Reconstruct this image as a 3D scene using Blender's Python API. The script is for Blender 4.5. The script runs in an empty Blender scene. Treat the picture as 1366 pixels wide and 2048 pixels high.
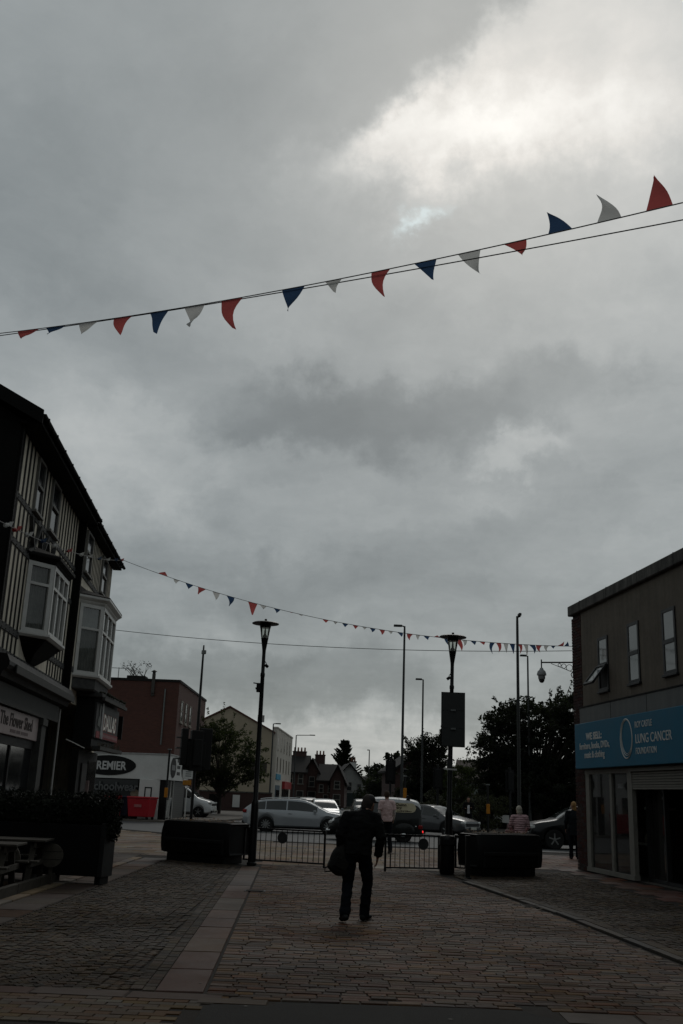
import bpy, bmesh, math, random
from mathutils import Vector, Matrix, noise as mnoise
R = math.radians
random.seed(7)
sc = bpy.context.scene
col = sc.collection

# ------------------------------------------------------------------ camera
cd = bpy.data.cameras.new('camera')
cam = bpy.data.objects.new('camera', cd); col.objects.link(cam)
cd.sensor_fit = 'VERTICAL'; cd.sensor_height = 36.0; cd.sensor_width = 24.0; cd.lens = 35.0
cd.clip_start = 0.05; cd.clip_end = 3000
cam.matrix_world = Matrix.Translation((0, 0, 1.62)) @ Matrix.Rotation(R(90 + 15.858), 4, 'X') @ Matrix.Rotation(R(2.2), 4, 'Z')
sc.camera = cam
sc.view_settings.view_transform = 'Standard'; sc.view_settings.look = 'None'
sc.view_settings.exposure = 0.0; sc.view_settings.gamma = 1.0
sc.view_settings.use_curve_mapping = False

# ------------------------------------------------------------------ sky: heavy broken overcast
SUN_AZ, SUN_EL = R(9.0), R(39.0)
w = bpy.data.worlds.new('World'); sc.world = w; w.use_nodes = True
w.cycles.sampling_method = "MANUAL"; w.cycles.sample_map_resolution = 512
nt = w.node_tree; nt.nodes.clear()
class NG:
    def __init__(s, nt): s.nt = nt
    def n(s, t, **k):
        o = s.nt.nodes.new(t)
        for a, b in k.items(): setattr(o, a, b)
        return o
    def lk(s, v, sock):
        if isinstance(v, (int, float)): sock.default_value = v
        elif isinstance(v, tuple): sock.default_value = v
        else: s.nt.links.new(v, sock)
    def m(s, op, a, b=None, c=None, clamp=False):
        o = s.n('ShaderNodeMath', operation=op, use_clamp=clamp)
        s.lk(a, o.inputs[0])
        if b is not None: s.lk(b, o.inputs[1])
        if c is not None: s.lk(c, o.inputs[2])
        return o.outputs[0]
    def vm(s, op, a, b=None):
        o = s.n('ShaderNodeVectorMath', operation=op)
        s.lk(a, o.inputs[0])
        if b is not None: s.lk(b, o.inputs[1])
        return o
    def noise(s, vec, scale, detail=5, rough=.55, dist=0.0):
        o = s.n('ShaderNodeTexNoise'); s.lk(vec, o.inputs['Vector'])
        o.inputs['Scale'].default_value = scale; o.inputs['Detail'].default_value = detail
        o.inputs['Roughness'].default_value = rough; o.inputs['Distortion'].default_value = dist
        return o
    def mix(s, f, a, b):
        o = s.n('ShaderNodeMix', data_type='RGBA'); s.lk(f, o.inputs[0]); s.lk(a, o.inputs[6]); s.lk(b, o.inputs[7]); return o.outputs[2]
g = NG(nt)
tc = g.n('ShaderNodeTexCoord'); d0 = tc.outputs['Generated']
wn1 = g.noise(d0, 5.0, 5, .6); wn2 = g.noise(d0, 19.0, 5, .65)
wv = g.vm('ADD', g.vm('MULTIPLY', g.vm('SUBTRACT', wn1.outputs['Color'], (.5, .5, .5)).outputs[0], (.20, .20, .14)).outputs[0],
          g.vm('MULTIPLY', g.vm('SUBTRACT', wn2.outputs['Color'], (.5, .5, .5)).outputs[0], (.10, .10, .085)).outputs[0]).outputs[0]
dw = g.vm('NORMALIZE', g.vm('ADD', d0, wv).outputs[0]).outputs[0]
sp = g.n('ShaderNodeSeparateXYZ'); g.lk(dw, sp.inputs[0])
az = g.m('MULTIPLY', g.m('ARCTAN2', sp.outputs[0], sp.outputs[1]), 57.2958)
el = g.m('MULTIPLY', g.m('ARCSINE', sp.outputs[2]), 57.2958)
def lobe(a, e, sa, se, amp, p=1):
    x = g.m('DIVIDE', g.m('SUBTRACT', az, a), sa); y = g.m('DIVIDE', g.m('SUBTRACT', el, e), se)
    q = g.m('ADD', g.m('MULTIPLY', x, x), g.m('MULTIPLY', y, y))
    if p > 1: q = g.m('POWER', q, float(p))
    return g.m('MULTIPLY', g.m('EXPONENT', g.m('MULTIPLY', q, -1.0)), amp)
def total(ls):
    acc = None
    for L_ in ls:
        o = lobe(*L_); acc = o if acc is None else g.m('ADD', acc, o)
    return acc
# the thin place in the cloud in front of the sun, cut off on one side by the edge of a heavier bank
brk = total([(7.5, 36.7, 11.5, 2.2, .29), (13, 40.5, 13, 6.5, .28), (10, 37.3, 5, .9, .06)])
edge = g.m('SUBTRACT', az, g.m('ADD', g.m('MULTIPLY', g.m('SUBTRACT', el, 37.0), 1.25), .2))
ms = g.n('ShaderNodeMapRange', interpolation_type='SMOOTHSTEP'); g.lk(edge, ms.inputs[0]); ms.inputs[1].default_value = -2.0; ms.inputs[2].default_value = 3.2; ms.inputs[3].default_value = .10; ms.inputs[4].default_value = 1.0
brk = g.m('MULTIPLY', brk, ms.outputs[0])
LOBES = [(17, 29, 11, 8, .12), (.5, 21.5, 10.5, 2.2, -.12, 2), (13, 22.3, 4.5, 2.2, -.07, 2), (-13, 18.2, 6.5, 3.6, .085, 2), (-5, 25.8, 7, 2.2, .05),
         (10.6, 18.9, 2.4, 1.0, .10, 2), (8.0, 16.9, 2.2, .9, .07), (-3, 11.5, 20, 3.4, -.07), (-3, 6.0, 18, 1.8, -.10, 2), (2, 2.2, 60, 1.7, .17), (9, 6.4, 3, 1.2, .07), (-20, 31, 7, 5, -.06), (-8, 38, 6, 3, -.03), (-10, 25, 10, 2.6, -.03), (-9, 9.0, 6, 1.3, .05), (16, 12, 5, 2, .04)]
acc = g.m('ADD', total(LOBES), brk)
# cloud-deck detail, foreshortened towards the horizon
s0 = g.n('ShaderNodeSeparateXYZ'); g.lk(d0, s0.inputs[0])
zz = g.m('ADD', g.m('MAXIMUM', s0.outputs[2], 0.0), .16)
cp = g.n('ShaderNodeCombineXYZ'); g.lk(g.m('DIVIDE', s0.outputs[0], zz), cp.inputs[0]); g.lk(g.m('DIVIDE', s0.outputs[1], zz), cp.inputs[1]); cp.inputs[2].default_value = .3
dn1 = g.noise(cp.outputs[0], 1.5, 6, .6, .5); dn2 = g.noise(cp.outputs[0], 6.0, 5, .62, .4)
det = g.m('ADD', g.m('MULTIPLY', g.m('SUBTRACT', dn1.outputs[0], .5), .64), g.m('MULTIPLY', g.m('SUBTRACT', dn2.outputs[0], .5), .28))
base = g.m('ADD', g.m('MULTIPLY', acc, 1.0), .312)
bc = g.n('ShaderNodeCombineXYZ'); g.lk(g.m('MULTIPLY', az, .13), bc.inputs[0]); g.lk(g.m('MULTIPLY', el, .30), bc.inputs[1]); bc.inputs[2].default_value = 4.2
bn3 = g.noise(bc.outputs[0], 1.0, 5, .55, .3)      # heaped cloud forms
lowk = g.m('MULTIPLY', g.m('SUBTRACT', 1.0, g.m('MULTIPLY', s0.outputs[2], 1.6, clamp=True)), .62)
det = g.m('ADD', det, g.m('MULTIPLY', g.m('SUBTRACT', bn3.outputs[0], .5), g.m('ADD', lowk, .12)))
lum = g.m('MULTIPLY', base, g.m('ADD', det, 1.0))
lum = g.m('MAXIMUM', lum, .06)
gap = lobe(5.4, 33.1, 1.2, .55, .27, 1)
sky = g.n('ShaderNodeTexSky', sky_type='NISHITA'); sky.sun_disc = False
sky.sun_elevation = SUN_EL; sky.sun_rotation = SUN_AZ; sky.air_density = 1.0; sky.dust_density = 2.0
# thick cloud is blue-grey where dark and warm white where thin
tint = g.mix(g.m('MULTIPLY', g.m('SUBTRACT', lum, .17), 2.0, clamp=True), (.845, .97, 1.0, 1), (1.0, .995, .955, 1))
cl = g.n('ShaderNodeMix', data_type='RGBA', blend_type='MULTIPLY'); cl.inputs[0].default_value = 1.0
lv = g.n('ShaderNodeCombineXYZ')
l10 = g.m('MULTIPLY', lum, 10.0)
for i in range(3): g.lk(l10, lv.inputs[i])
g.lk(lv.outputs[0], cl.inputs[6]); g.lk(tint, cl.inputs[7])
skyc = g.mix(.95, sky.outputs[0], cl.outputs[2])
gc = g.n('ShaderNodeMix', data_type='RGBA', blend_type='ADD'); gc.inputs[0].default_value = 1.0
gv = g.vm('MULTIPLY', (7.5, 9.6, 10.0)); gv2 = g.n('ShaderNodeCombineXYZ')
for i, k in enumerate((7.0, 9.4, 10.0)): g.lk(g.m('MULTIPLY', gap, k), gv2.inputs[i])
g.lk(skyc, gc.inputs[6]); g.lk(gv2.outputs[0], gc.inputs[7])
bg = g.n('ShaderNodeBackground'); g.lk(gc.outputs[2], bg.inputs[0]); bg.inputs[1].default_value = 0.1
wo = g.n('ShaderNodeOutputWorld'); g.lk(bg.outputs[0], wo.inputs[0])

# ------------------------------------------------------------------ sun, diffused by cloud
sd = bpy.data.lights.new('sun', 'SUN'); sd.energy = 0.5; sd.angle = R(24); sd.color = (1, .965, .91)
sun = bpy.data.objects.new('sun', sd); col.objects.link(sun)
sdir = Vector((math.sin(SUN_AZ) * math.cos(SUN_EL), math.cos(SUN_AZ) * math.cos(SUN_EL), math.sin(SUN_EL)))
sun.rotation_euler = sdir.to_track_quat('Z', 'Y').to_euler(); sun.location = (20, 60, 60)

# ------------------------------------------------------------------ materials
MATS = {}
def mat(name, c, rough=.8, metal=0.0, var=.25, scale=6.0, bump=0.0, bscale=None, c2=None, coat=0.0, spec=.22, rnd=0.0, island=False, trans=0.0, patch=0.0, streak=0.0):
    """procedural surface: base colour c broken by noise (towards c2 or darker), optional bump, per-object tone."""
    if name in MATS: return MATS[name]
    m = bpy.data.materials.new(name); m.use_nodes = True; t = m.node_tree; q = NG(t)
    b = t.nodes['Principled BSDF']
    tc = q.n('ShaderNodeTexCoord'); v = tc.outputs['Object']
    n1 = q.noise(v, scale, 6, .6); n2 = q.noise(v, scale * 7.3, 3, .6)
    f = q.m('ADD', q.m('MULTIPLY', n1.outputs[0], .7), q.m('MULTIPLY', n2.outputs[0], .3))
    f = q.m('MULTIPLY', q.m('SUBTRACT', f, .32), 2.6, clamp=True)
    d = c2 or tuple(x * (1 - var * 1.6) for x in c)
    cc = q.mix(f, tuple(d) + (1,), tuple(c) + (1,))
    if rnd:
        oi = q.n('ShaderNodeObjectInfo'); r = oi.outputs['Random']
        if island:
            gm = q.n('ShaderNodeNewGeometry'); r = q.m('FRACT', q.m('ADD', r, gm.outputs['Random Per Island']))
        hs = q.n('ShaderNodeHueSaturation'); q.lk(cc, hs.inputs['Color'])
        q.lk(q.m('ADD', q.m('MULTIPLY', r, 2 * rnd), 1 - rnd), hs.inputs['Value'])
        r2 = q.m('FRACT', q.m('MULTIPLY', r, 7.31))
        q.lk(q.m('ADD', q.m('MULTIPLY', r2, .04), .48), hs.inputs['Hue'])
        q.lk(q.m('ADD', q.m('MULTIPLY', q.m('FRACT', q.m('MULTIPLY', r, 13.7)), .9), .55), hs.inputs['Saturation'])
        cc = hs.outputs[0]
    if streak:     # rain run-off: noise stretched down the wall
        mp = q.n('ShaderNodeMapping'); q.lk(v, mp.inputs[0]); mp.inputs['Scale'].default_value = (3.2, 3.2, .22); sn = q.noise(mp.outputs[0], 1.6, 6, .65)
        sm = q.n('ShaderNodeMix', data_type='RGBA', blend_type='MULTIPLY'); sm.inputs[0].default_value = 1.0; q.lk(cc, sm.inputs[6]); q.lk(q.mix(q.m('MULTIPLY', q.m('SUBTRACT', sn.outputs[0], .38), 3.6, clamp=True), (1 - streak, 1 - streak, 1 - streak, 1), (1.1, 1.09, 1.07, 1)), sm.inputs[7]); cc = sm.outputs[2]
    if patch:      # stains, damp and wear that lie across neighbouring pieces
        gp_ = q.n('ShaderNodeNewGeometry'); pn = q.noise(gp_.outputs['Position'], .55, 6, .62, .6); pf = q.m('MULTIPLY', q.m('SUBTRACT', pn.outputs[0], .36), 3.4, clamp=True)
        pm = q.n('ShaderNodeMix', data_type='RGBA', blend_type='MULTIPLY'); pm.inputs[0].default_value = 1.0; q.lk(cc, pm.inputs[6]); q.lk(q.mix(pf, (1 - patch, 1 - patch, 1 - patch, 1), (1.12, 1.1, 1.06, 1)), pm.inputs[7]); cc = pm.outputs[2]
        pn2 = q.noise(gp_.outputs['Position'], .33, 4, .6); q.lk(q.m('ADD', q.m('MULTIPLY', q.m('SUBTRACT', pn2.outputs[0], .40), .55, clamp=True), .05), b.inputs['Specular IOR Level'])
    q.lk(cc, b.inputs['Base Color'])
    q.lk(q.m('ADD', q.m('MULTIPLY', n1.outputs[0], .24), max(rough - .12, .02)), b.inputs['Roughness'])
    b.inputs['Metallic'].default_value = metal
    if not patch: b.inputs['Specular IOR Level'].default_value = spec
    if coat: b.inputs['Coat Weight'].default_value = coat; b.inputs['Coat Roughness'].default_value = .06
    if trans: b.inputs['Transmission Weight'].default_value = trans
    if bump:
        bn = q.n('ShaderNodeBump'); bn.inputs['Strength'].default_value = bump; bn.inputs['Distance'].default_value = .02
        q.lk(q.noise(v, bscale or scale * 8, 5, .6).outputs[0], bn.inputs['Height']); q.lk(bn.outputs[0], b.inputs['Normal'])
    MATS[name] = m; return m
def glass_mat(name, c=(.02, .025, .03), rough=.04, spec=.6, dirt=.3):
    if name in MATS: return MATS[name]
    m = bpy.data.materials.new(name); m.use_nodes = True; t = m.node_tree; q = NG(t); b = t.nodes['Principled BSDF']
    tc = q.n('ShaderNodeTexCoord'); n = q.noise(tc.outputs['Object'], 2.5, 5, .6)
    q.lk(q.mix(n.outputs[0], tuple(c) + (1,), tuple(x * 1.6 + .004 for x in c) + (1,)), b.inputs['Base Color'])
    q.lk(q.m('ADD', q.m('MULTIPLY', n.outputs[0], .08), rough), b.inputs['Roughness']); b.inputs['Specular IOR Level'].default_value = spec
    MATS[name] = m; return m
def clear_glass(name, tint=(.9, .95, .95), mixf=.12):
    """thin see-through pane: transparent with Fresnel reflection and a little dirt"""
    if name in MATS: return MATS[name]
    m = bpy.data.materials.new(name); m.use_nodes = True; t = m.node_tree; t.nodes.clear(); q = NG(t)
    tr = q.n('ShaderNodeBsdfTransparent'); tr.inputs[0].default_value = tuple(tint) + (1,)
    gl = q.n('ShaderNodeBsdfGlossy'); gl.inputs['Roughness'].default_value = .02
    df = q.n('ShaderNodeBsdfDiffuse'); df.inputs[0].default_value = (.35, .35, .33, 1)
    fr = q.n('ShaderNodeFresnel'); fr.inputs[0].default_value = 1.5
    tc = q.n('ShaderNodeTexCoord'); n = q.noise(tc.outputs['Object'], 3.0, 5, .6)
    m1 = q.n('ShaderNodeMixShader'); q.lk(q.m('MULTIPLY', n.outputs[0], mixf), m1.inputs[0]); q.lk(tr.outputs[0], m1.inputs[1]); q.lk(df.outputs[0], m1.inputs[2])
    m2 = q.n('ShaderNodeMixShader'); q.lk(fr.outputs[0], m2.inputs[0]); q.lk(m1.outputs[0], m2.inputs[1]); q.lk(gl.outputs[0], m2.inputs[2])
    o = q.n('ShaderNodeOutputMaterial'); q.lk(m2.outputs[0], o.inputs[0])
    MATS[name] = m; return m

# ------------------------------------------------------------------ mesh builder
class MB:
    def __init__(s): s.v = []; s.f = []; s.mi = []; s.cur = 0
    def add(s, vs, fs):
        o = len(s.v); s.v += [tuple(p) for p in vs]
        for f in fs: s.f.append(tuple(i + o for i in f)); s.mi.append(s.cur)
        return s
    def box(s, x0, x1, y0, y1, z0, z1):
        return s.add([(x0, y0, z0), (x1, y0, z0), (x1, y1, z0), (x0, y1, z0), (x0, y0, z1), (x1, y0, z1), (x1, y1, z1), (x0, y1, z1)],
                     [(3, 2, 1, 0), (4, 5, 6, 7), (0, 1, 5, 4), (1, 2, 6, 5), (2, 3, 7, 6), (3, 0, 4, 7)])
    def cbox(s, x0, x1, y0, y1, z0, z1, c=.01):
        """box with chamfered edges"""
        o = []
        for (ax, z) in ((c, z0), (0, z0 + c), (0, z1 - c), (c, z1)):
            o += [(x0 + c, y0 + ax, z), (x1 - c, y0 + ax, z), (x1 - ax, y0 + c, z), (x1 - ax, y1 - c, z), (x1 - c, y1 - ax, z), (x0 + c, y1 - ax, z), (x0 + ax, y1 - c, z), (x0 + ax, y0 + c, z)]
        f = [tuple(range(7, -1, -1)), tuple(range(24, 32))]
        for k in range(3):
            for i in range(8):
                j = (i + 1) % 8; f.append((k * 8 + i, k * 8 + j, k * 8 + 8 + j, k * 8 + 8 + i))
        return s.add(o, f)
    def bar(s, p, q, wx, wz, up=(0, 0, 1)):
        """rectangular bar from p to q"""
        p = Vector(p); q = Vector(q); d = (q - p).normalized(); up = Vector(up)
        if abs(d.dot(up)) > .98: up = Vector((0, 1, 0))
        a = d.cross(up).normalized() * wx / 2; b = a.cross(d).normalized() * wz / 2
        return s.add([p - a - b, p + a - b, p + a + b, p - a + b, q - a - b, q + a - b, q + a + b, q - a + b],
                     [(3, 2, 1, 0), (4, 5, 6, 7), (0, 1, 5, 4), (1, 2, 6, 5), (2, 3, 7, 6), (3, 0, 4, 7)])
    def prism(s, poly, lo, hi, axis='y'):
        """extrude a polygon given in the two other axes (x,z for y; x,y for z; y,z for x)"""
        n = len(poly)
        def P(a, b, t): return (a, t, b) if axis == 'y' else ((a, b, t) if axis == 'z' else (t, a, b))
        vs = [P(a, b, lo) for a, b in poly] + [P(a, b, hi) for a, b in poly]
        fs = [tuple(range(n)), tuple(range(2 * n - 1, n - 1, -1))] + [(i, n + i, n + (i + 1) % n, (i + 1) % n) for i in range(n)]
        return s.add(vs, fs)
    def tube(s, pts, r, n=8, cap=True):
        pts = [Vector(p) for p in pts]; m = len(pts); rs = r if isinstance(r, (list, tuple)) else [r] * m
        vs = []; prev = None
        for i, p in enumerate(pts):
            d = (pts[min(i + 1, m - 1)] - pts[max(i - 1, 0)]).normalized()
            if prev is None:
                a = d.cross(Vector((0, 0, 1)))
                if a.length < .05: a = Vector((1, 0, 0))
            else: a = prev - d * prev.dot(d)
            a.normalize(); prev = a; b = d.cross(a)
            for k in range(n):
                t = 2 * math.pi * k / n; vs.append(p + (a * math.cos(t) + b * math.sin(t)) * rs[i])
        fs = []
        for i in range(m - 1):
            for k in range(n):
                j = (k + 1) % n; fs.append((i * n + k, i * n + j, (i + 1) * n + j, (i + 1) * n + k))
        if cap: fs += [tuple(range(n - 1, -1, -1)), tuple(range((m - 1) * n, m * n))]
        return s.add(vs, fs)
    def lathe(s, prof, n=20, c=(0, 0, 0), axis='z'):
        vs = []; m = len(prof)
        for r, h in prof:
            for k in range(n):
                t = 2 * math.pi * k / n; a, b = r * math.cos(t), r * math.sin(t)
                vs.append((c[0] + a, c[1] + b, c[2] + h) if axis == 'z' else ((c[0] + a, c[1] + h, c[2] + b) if axis == 'y' else (c[0] + h, c[1] + a, c[2] + b)))
        fs = [(i * n + k, i * n + (k + 1) % n, (i + 1) * n + (k + 1) % n, (i + 1) * n + k) for i in range(m - 1) for k in range(n)]
        fs += [tuple(range(n - 1, -1, -1)), tuple(range((m - 1) * n, m * n))]
        return s.add(vs, fs)
    def ball(s, c, rx, ry=None, rz=None, n=12, m=8):
        ry = ry or rx; rz = rz or rx; vs = [(c[0], c[1], c[2] - rz)]
        for i in range(1, m):
            p = math.pi * i / m
            for k in range(n):
                t = 2 * math.pi * k / n; vs.append((c[0] + rx * math.sin(p) * math.cos(t), c[1] + ry * math.sin(p) * math.sin(t), c[2] - rz * math.cos(p)))
        vs.append((c[0], c[1], c[2] + rz)); fs = [(0, 1 + (k + 1) % n, 1 + k) for k in range(n)]
        for i in range(m - 2):
            for k in range(n):
                j = (k + 1) % n; a = 1 + i * n; fs.append((a + k, a + j, a + n + j, a + n + k))
        e = len(vs) - 1; a = 1 + (m - 2) * n; fs += [(a + k, a + (k + 1) % n, e) for k in range(n)]
        return s.add(vs, fs)
    def quad(s, *p): return s.add(p, [tuple(range(len(p)))])
    def mesh(s, name, fix=True):
        me = bpy.data.meshes.new(name); me.from_pydata(s.v, [], s.f); me.update()
        if any(s.mi): me.polygons.foreach_set('material_index', s.mi)
        if fix:
            b = bmesh.new(); b.from_mesh(me); bmesh.ops.recalc_face_normals(b, faces=b.faces[:]); b.to_mesh(me); b.free()
        return me
    def build(s, name, m, parent=None, smooth=False, bevel=0, fix=True):
        me = s.mesh(name, fix)
        return put(name, me, m, parent, smooth, bevel)
def put(name, me, m=None, parent=None, smooth=False, bevel=0, loc=None, rot=None, scl=None):
    if m is not None:
        for x in (m if isinstance(m, (list, tuple)) else [m]):
            if not me.materials or m is not me.materials[0]: me.materials.append(x)
    o = bpy.data.objects.new(name, me); col.objects.link(o)
    if parent: o.parent = parent
    if smooth is True: me.polygons.foreach_set('use_smooth', [True] * len(me.polygons))
    elif smooth:
        me.polygons.foreach_set('use_smooth', [True] * len(me.polygons)); me.set_sharp_from_angle(angle=R(smooth))
    if bevel:
        md = o.modifiers.new('bevel', 'BEVEL'); md.width = bevel; md.segments = 2; md.limit_method = 'ANGLE'; md.angle_limit = R(40)
    if loc: o.location = loc
    if rot: o.rotation_euler = rot
    if scl: o.scale = scl
    return o
def tag(o, label=None, cat=None, group=None, kind=None):
    if label: o['label'] = label
    if cat: o['category'] = cat
    if group: o['group'] = group
    if kind: o['kind'] = kind
    return o
def thing(name, label, cat, loc=(0, 0, 0), rotz=0, group=None):
    o = bpy.data.objects.new(name, None); col.objects.link(o); o.empty_display_size = .2
    o.location = loc; o.rotation_euler = (0, 0, R(rotz)); return tag(o, label, cat, group)
def struct(name, mb, m, **k):
    o = mb.build(name, m, **k); o['kind'] = 'structure'; return o
def copy_tree(o, parent=None):
    c = o.copy(); col.objects.link(c); c.parent = parent
    for ch in list(o.children): copy_tree(ch, c)
    return c
TMP = bpy.data.scenes.new('workbench')      # scratch scene: evaluating there does not touch the big one
def evaluated(o):
    TMP.collection.objects.link(o); vl = TMP.view_layers[0]; vl.update()
    me = bpy.data.meshes.new_from_object(o.evaluated_get(vl.depsgraph)); bpy.data.objects.remove(o); return me
def lettering(txt, size, m, parent, loc, rot, sx=1.0, align='LEFT', shear=0.0, bold=0.0, name='lettering', depth=.004):
    cu = bpy.data.curves.new('lettering', 'FONT'); cu.body = txt; cu.size = size; cu.align_x = align; cu.extrude = depth; cu.shear = shear; cu.offset = bold
    cu.resolution_u = 3
    me = evaluated(bpy.data.objects.new('tmp', cu)); me.materials.clear(); me.materials.append(m)
    o = bpy.data.objects.new(name, me); col.objects.link(o); o.parent = parent; o.location = loc; o.rotation_euler = rot; o.scale = (sx, 1, 1)
    return o
FR = (R(90), 0, 0)        # upright lettering read from -y
# ================================================================== shared materials
M_joint = mat('joint_grit', (.017, .013, .010), .95, bump=.4, scale=9)
M_sett = mat('brown_stone_setts', (.098, .057, .037), .72, var=.3, scale=11, bump=.45, bscale=60, c2=(.050, .034, .025), patch=.35, rnd=.5, island=True, spec=.10)
M_fan = mat('grey_granite_setts', (.072, .051, .034), .76, patch=.4, var=.3, scale=14, bump=.45, bscale=70, c2=(.03, .027, .024), rnd=.4, island=True, spec=.10)
M_gran = mat('pink_granite_slab', (.070, .048, .038), .7, patch=.35, var=.15, scale=4, bump=.15, bscale=90, rnd=.22, island=True, spec=.10)
M_buff = mat('buff_block_paving', (.105, .075, .05), .8, patch=.35, var=.2, scale=7, bump=.25, rnd=.14, island=True, spec=.10)
M_slab = mat('buff_paving_slab', (.20, .155, .122), .8, patch=.3, var=.18, scale=2.2, bump=.15, rnd=.14, island=True)
M_red = mat('red_brown_paving_tile', (.115, .06, .042), .68, patch=.4, var=.25, scale=3.5, bump=.15, rnd=.24, island=True, spec=.10)
M_tar = mat('tarmac', (.030, .029, .027), .82, var=.25, scale=2.5, bump=.8, bscale=160, spec=.1)
M_road = mat('road_asphalt', (.072, .074, .076), .7, var=.22, scale=.35, bump=.4, bscale=60)
M_earth = mat('earth_and_grass', (.045, .05, .028), .95, var=.4, scale=.4, bump=.5)
M_kerb = mat('kerb_stone', (.046, .039, .033), .78, var=.2, scale=5, bump=.2, rnd=.2)
M_line = mat('worn_white_line_paint', (.42, .42, .40), .8, var=.5, scale=9)
M_black = mat('black_gloss_paint', (.004, .0042, .0045), .45, var=.3, scale=8, spec=.25)
M_blackm = mat('black_matt_metal', (.005, .0052, .0055), .65, var=.3, scale=8, spec=.2)
M_galv = mat('galvanised_steel', (.16, .17, .165), .5, metal=.7, var=.2, scale=6)
M_white = mat('white_upvc', (.52, .515, .49), .45, var=.14, scale=5)
M_glass = glass_mat('dark_window_glass')
M_cream = mat('cream_plaster', (.68, .625, .52), .9, var=.2, scale=3, streak=.3, bump=.2)
M_timber = mat('black_painted_timber', (.007, .0066, .006), .8, spec=.12, var=.4, scale=9, bump=.3)
M_gtimber = mat('grey_weathered_timber', (.07, .07, .068), .8, var=.35, scale=9, bump=.3)
M_slate = mat('dark_slate', (.016, .015, .0145), .85, var=.3, scale=7, bump=.3)
M_brick = mat('dark_red_brick', (.045, .016, .012), .85, var=.35, scale=5, bump=.3, rnd=.3, island=True)

# ================================================================== ground
struct('ground', MB().quad((-900, -300, -.15), (900, -300, -.15), (900, 1500, -.15), (-900, 1500, -.15)), M_earth)
# road: cross street plus the street that runs on ahead
NEAR = [(-60, 78), (-14, 46.5), (-9, 42.2), (-5, 38.2), (-2, 36.2), (2, 35.5), (7, 35.6), (14, 36.5), (60, 44)]
rd = [(x, y) for x, y in NEAR] + [(60, 58), (9, 54), (6.4, 55.4), (5.3, 60), (5.2, 100), (9, 130), (3, 132), (-1.0, 110), (-4.5, 70), (-6, 62), (-9, 57.6), (-14, 60.5), (-60, 96)]
struct('road', MB().add([(x, y, -.1) for x, y in rd], [tuple(range(len(rd)))]), M_road)
lm = MB()
lines = struct('road_marking', MB().quad((-4.6, 38.9, -.096), (-4.45, 39.05, -.096), (-1.8, 37.05, -.096), (-1.95, 36.9, -.096)), M_line)
for k in range(9):
    x = -16 + 4.0 * k; y = 46.6 - .11 * x + (.03 * x * x if x < -6 else 0) * .3
    put('marking_dash', MB().quad((x, y, -.096), (x + 2, y - .22, -.096), (x + 2, y - .08, -.096), (x, y + .14, -.096)).mesh('marking_dash'), M_line, lines)
for k in range(5):
    x = -4.6 + k * 1.25
    put('marking_stud', MB().quad((x, 40.6 - .1 * k, -.096), (x + .5, 40.5 - .1 * k, -.096), (x + .5, 40.62 - .1 * k, -.096), (x, 40.72 - .1 * k, -.096)).mesh('marking_stud'), M_line, lines)
# plaza bed under the paving pieces
bed = [(-16, -10), (16, -10)] + [(x, y) for x, y in reversed(NEAR) if abs(x) <= 14]
bed = [(-16, -10), (16, -10), (16, 36.7)] + [(x, y) for x, y in reversed(NEAR) if -14 <= x <= 14] + [(-16, 47.9)]
n_ = len(bed)
plaza = struct('pavement', MB().add([(x, y, -.010) for x, y in bed] + [(x, y, -.14) for x, y in bed], [tuple(range(n_))] + [(i, n_ + i, n_ + (i + 1) % n_, (i + 1) % n_) for i in range(n_)]), M_joint)
# kerb stones along the near edge of the road
kerbs = []
for (a, b) in zip(NEAR[:-1], NEAR[1:]):
    if a[0] < -14 or b[0] > 14: continue
    p = Vector((a[0], a[1], 0)); q = Vector((b[0], b[1], 0)); L = (q - p).length; k = max(1, round(L / .92)); d = (q - p) / k; an = math.atan2(d.y, d.x)
    for i in range(k):
        c = p + d * (i + .5); kerbs.append((c, an, d.length))
km = MB().cbox(-.5, .5, -.07, .07, -.12, .012, .012).mesh('kerb_stone'); km.materials.append(M_kerb)
for c, an, L in kerbs: put('kerb_stone', km, None, plaza, loc=c, rot=(0, 0, an), scl=(L - .015, 1, 1))
# far pavements
fl = [(-6.0, 60), (-7.8, 54.0), (-14.5, 54.9), (-60, 90), (-60, 140), (-8, 140), (-2, 120), (-4.8, 70)]
struct('pavement_far_side', MB().prism(fl, -.14, .0, 'z'), mat('far_pavement', (.13, .115, .10), .85, scale=1.5))
fr_ = [(60, 58.2), (9, 54.2), (6.6, 55.6), (5.5, 60), (5.4, 100), (9.2, 130), (40, 130)]
struct('pavement_tree_side', MB().prism(fr_, -.14, .0, 'z'), MATS['far_pavement'])

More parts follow.
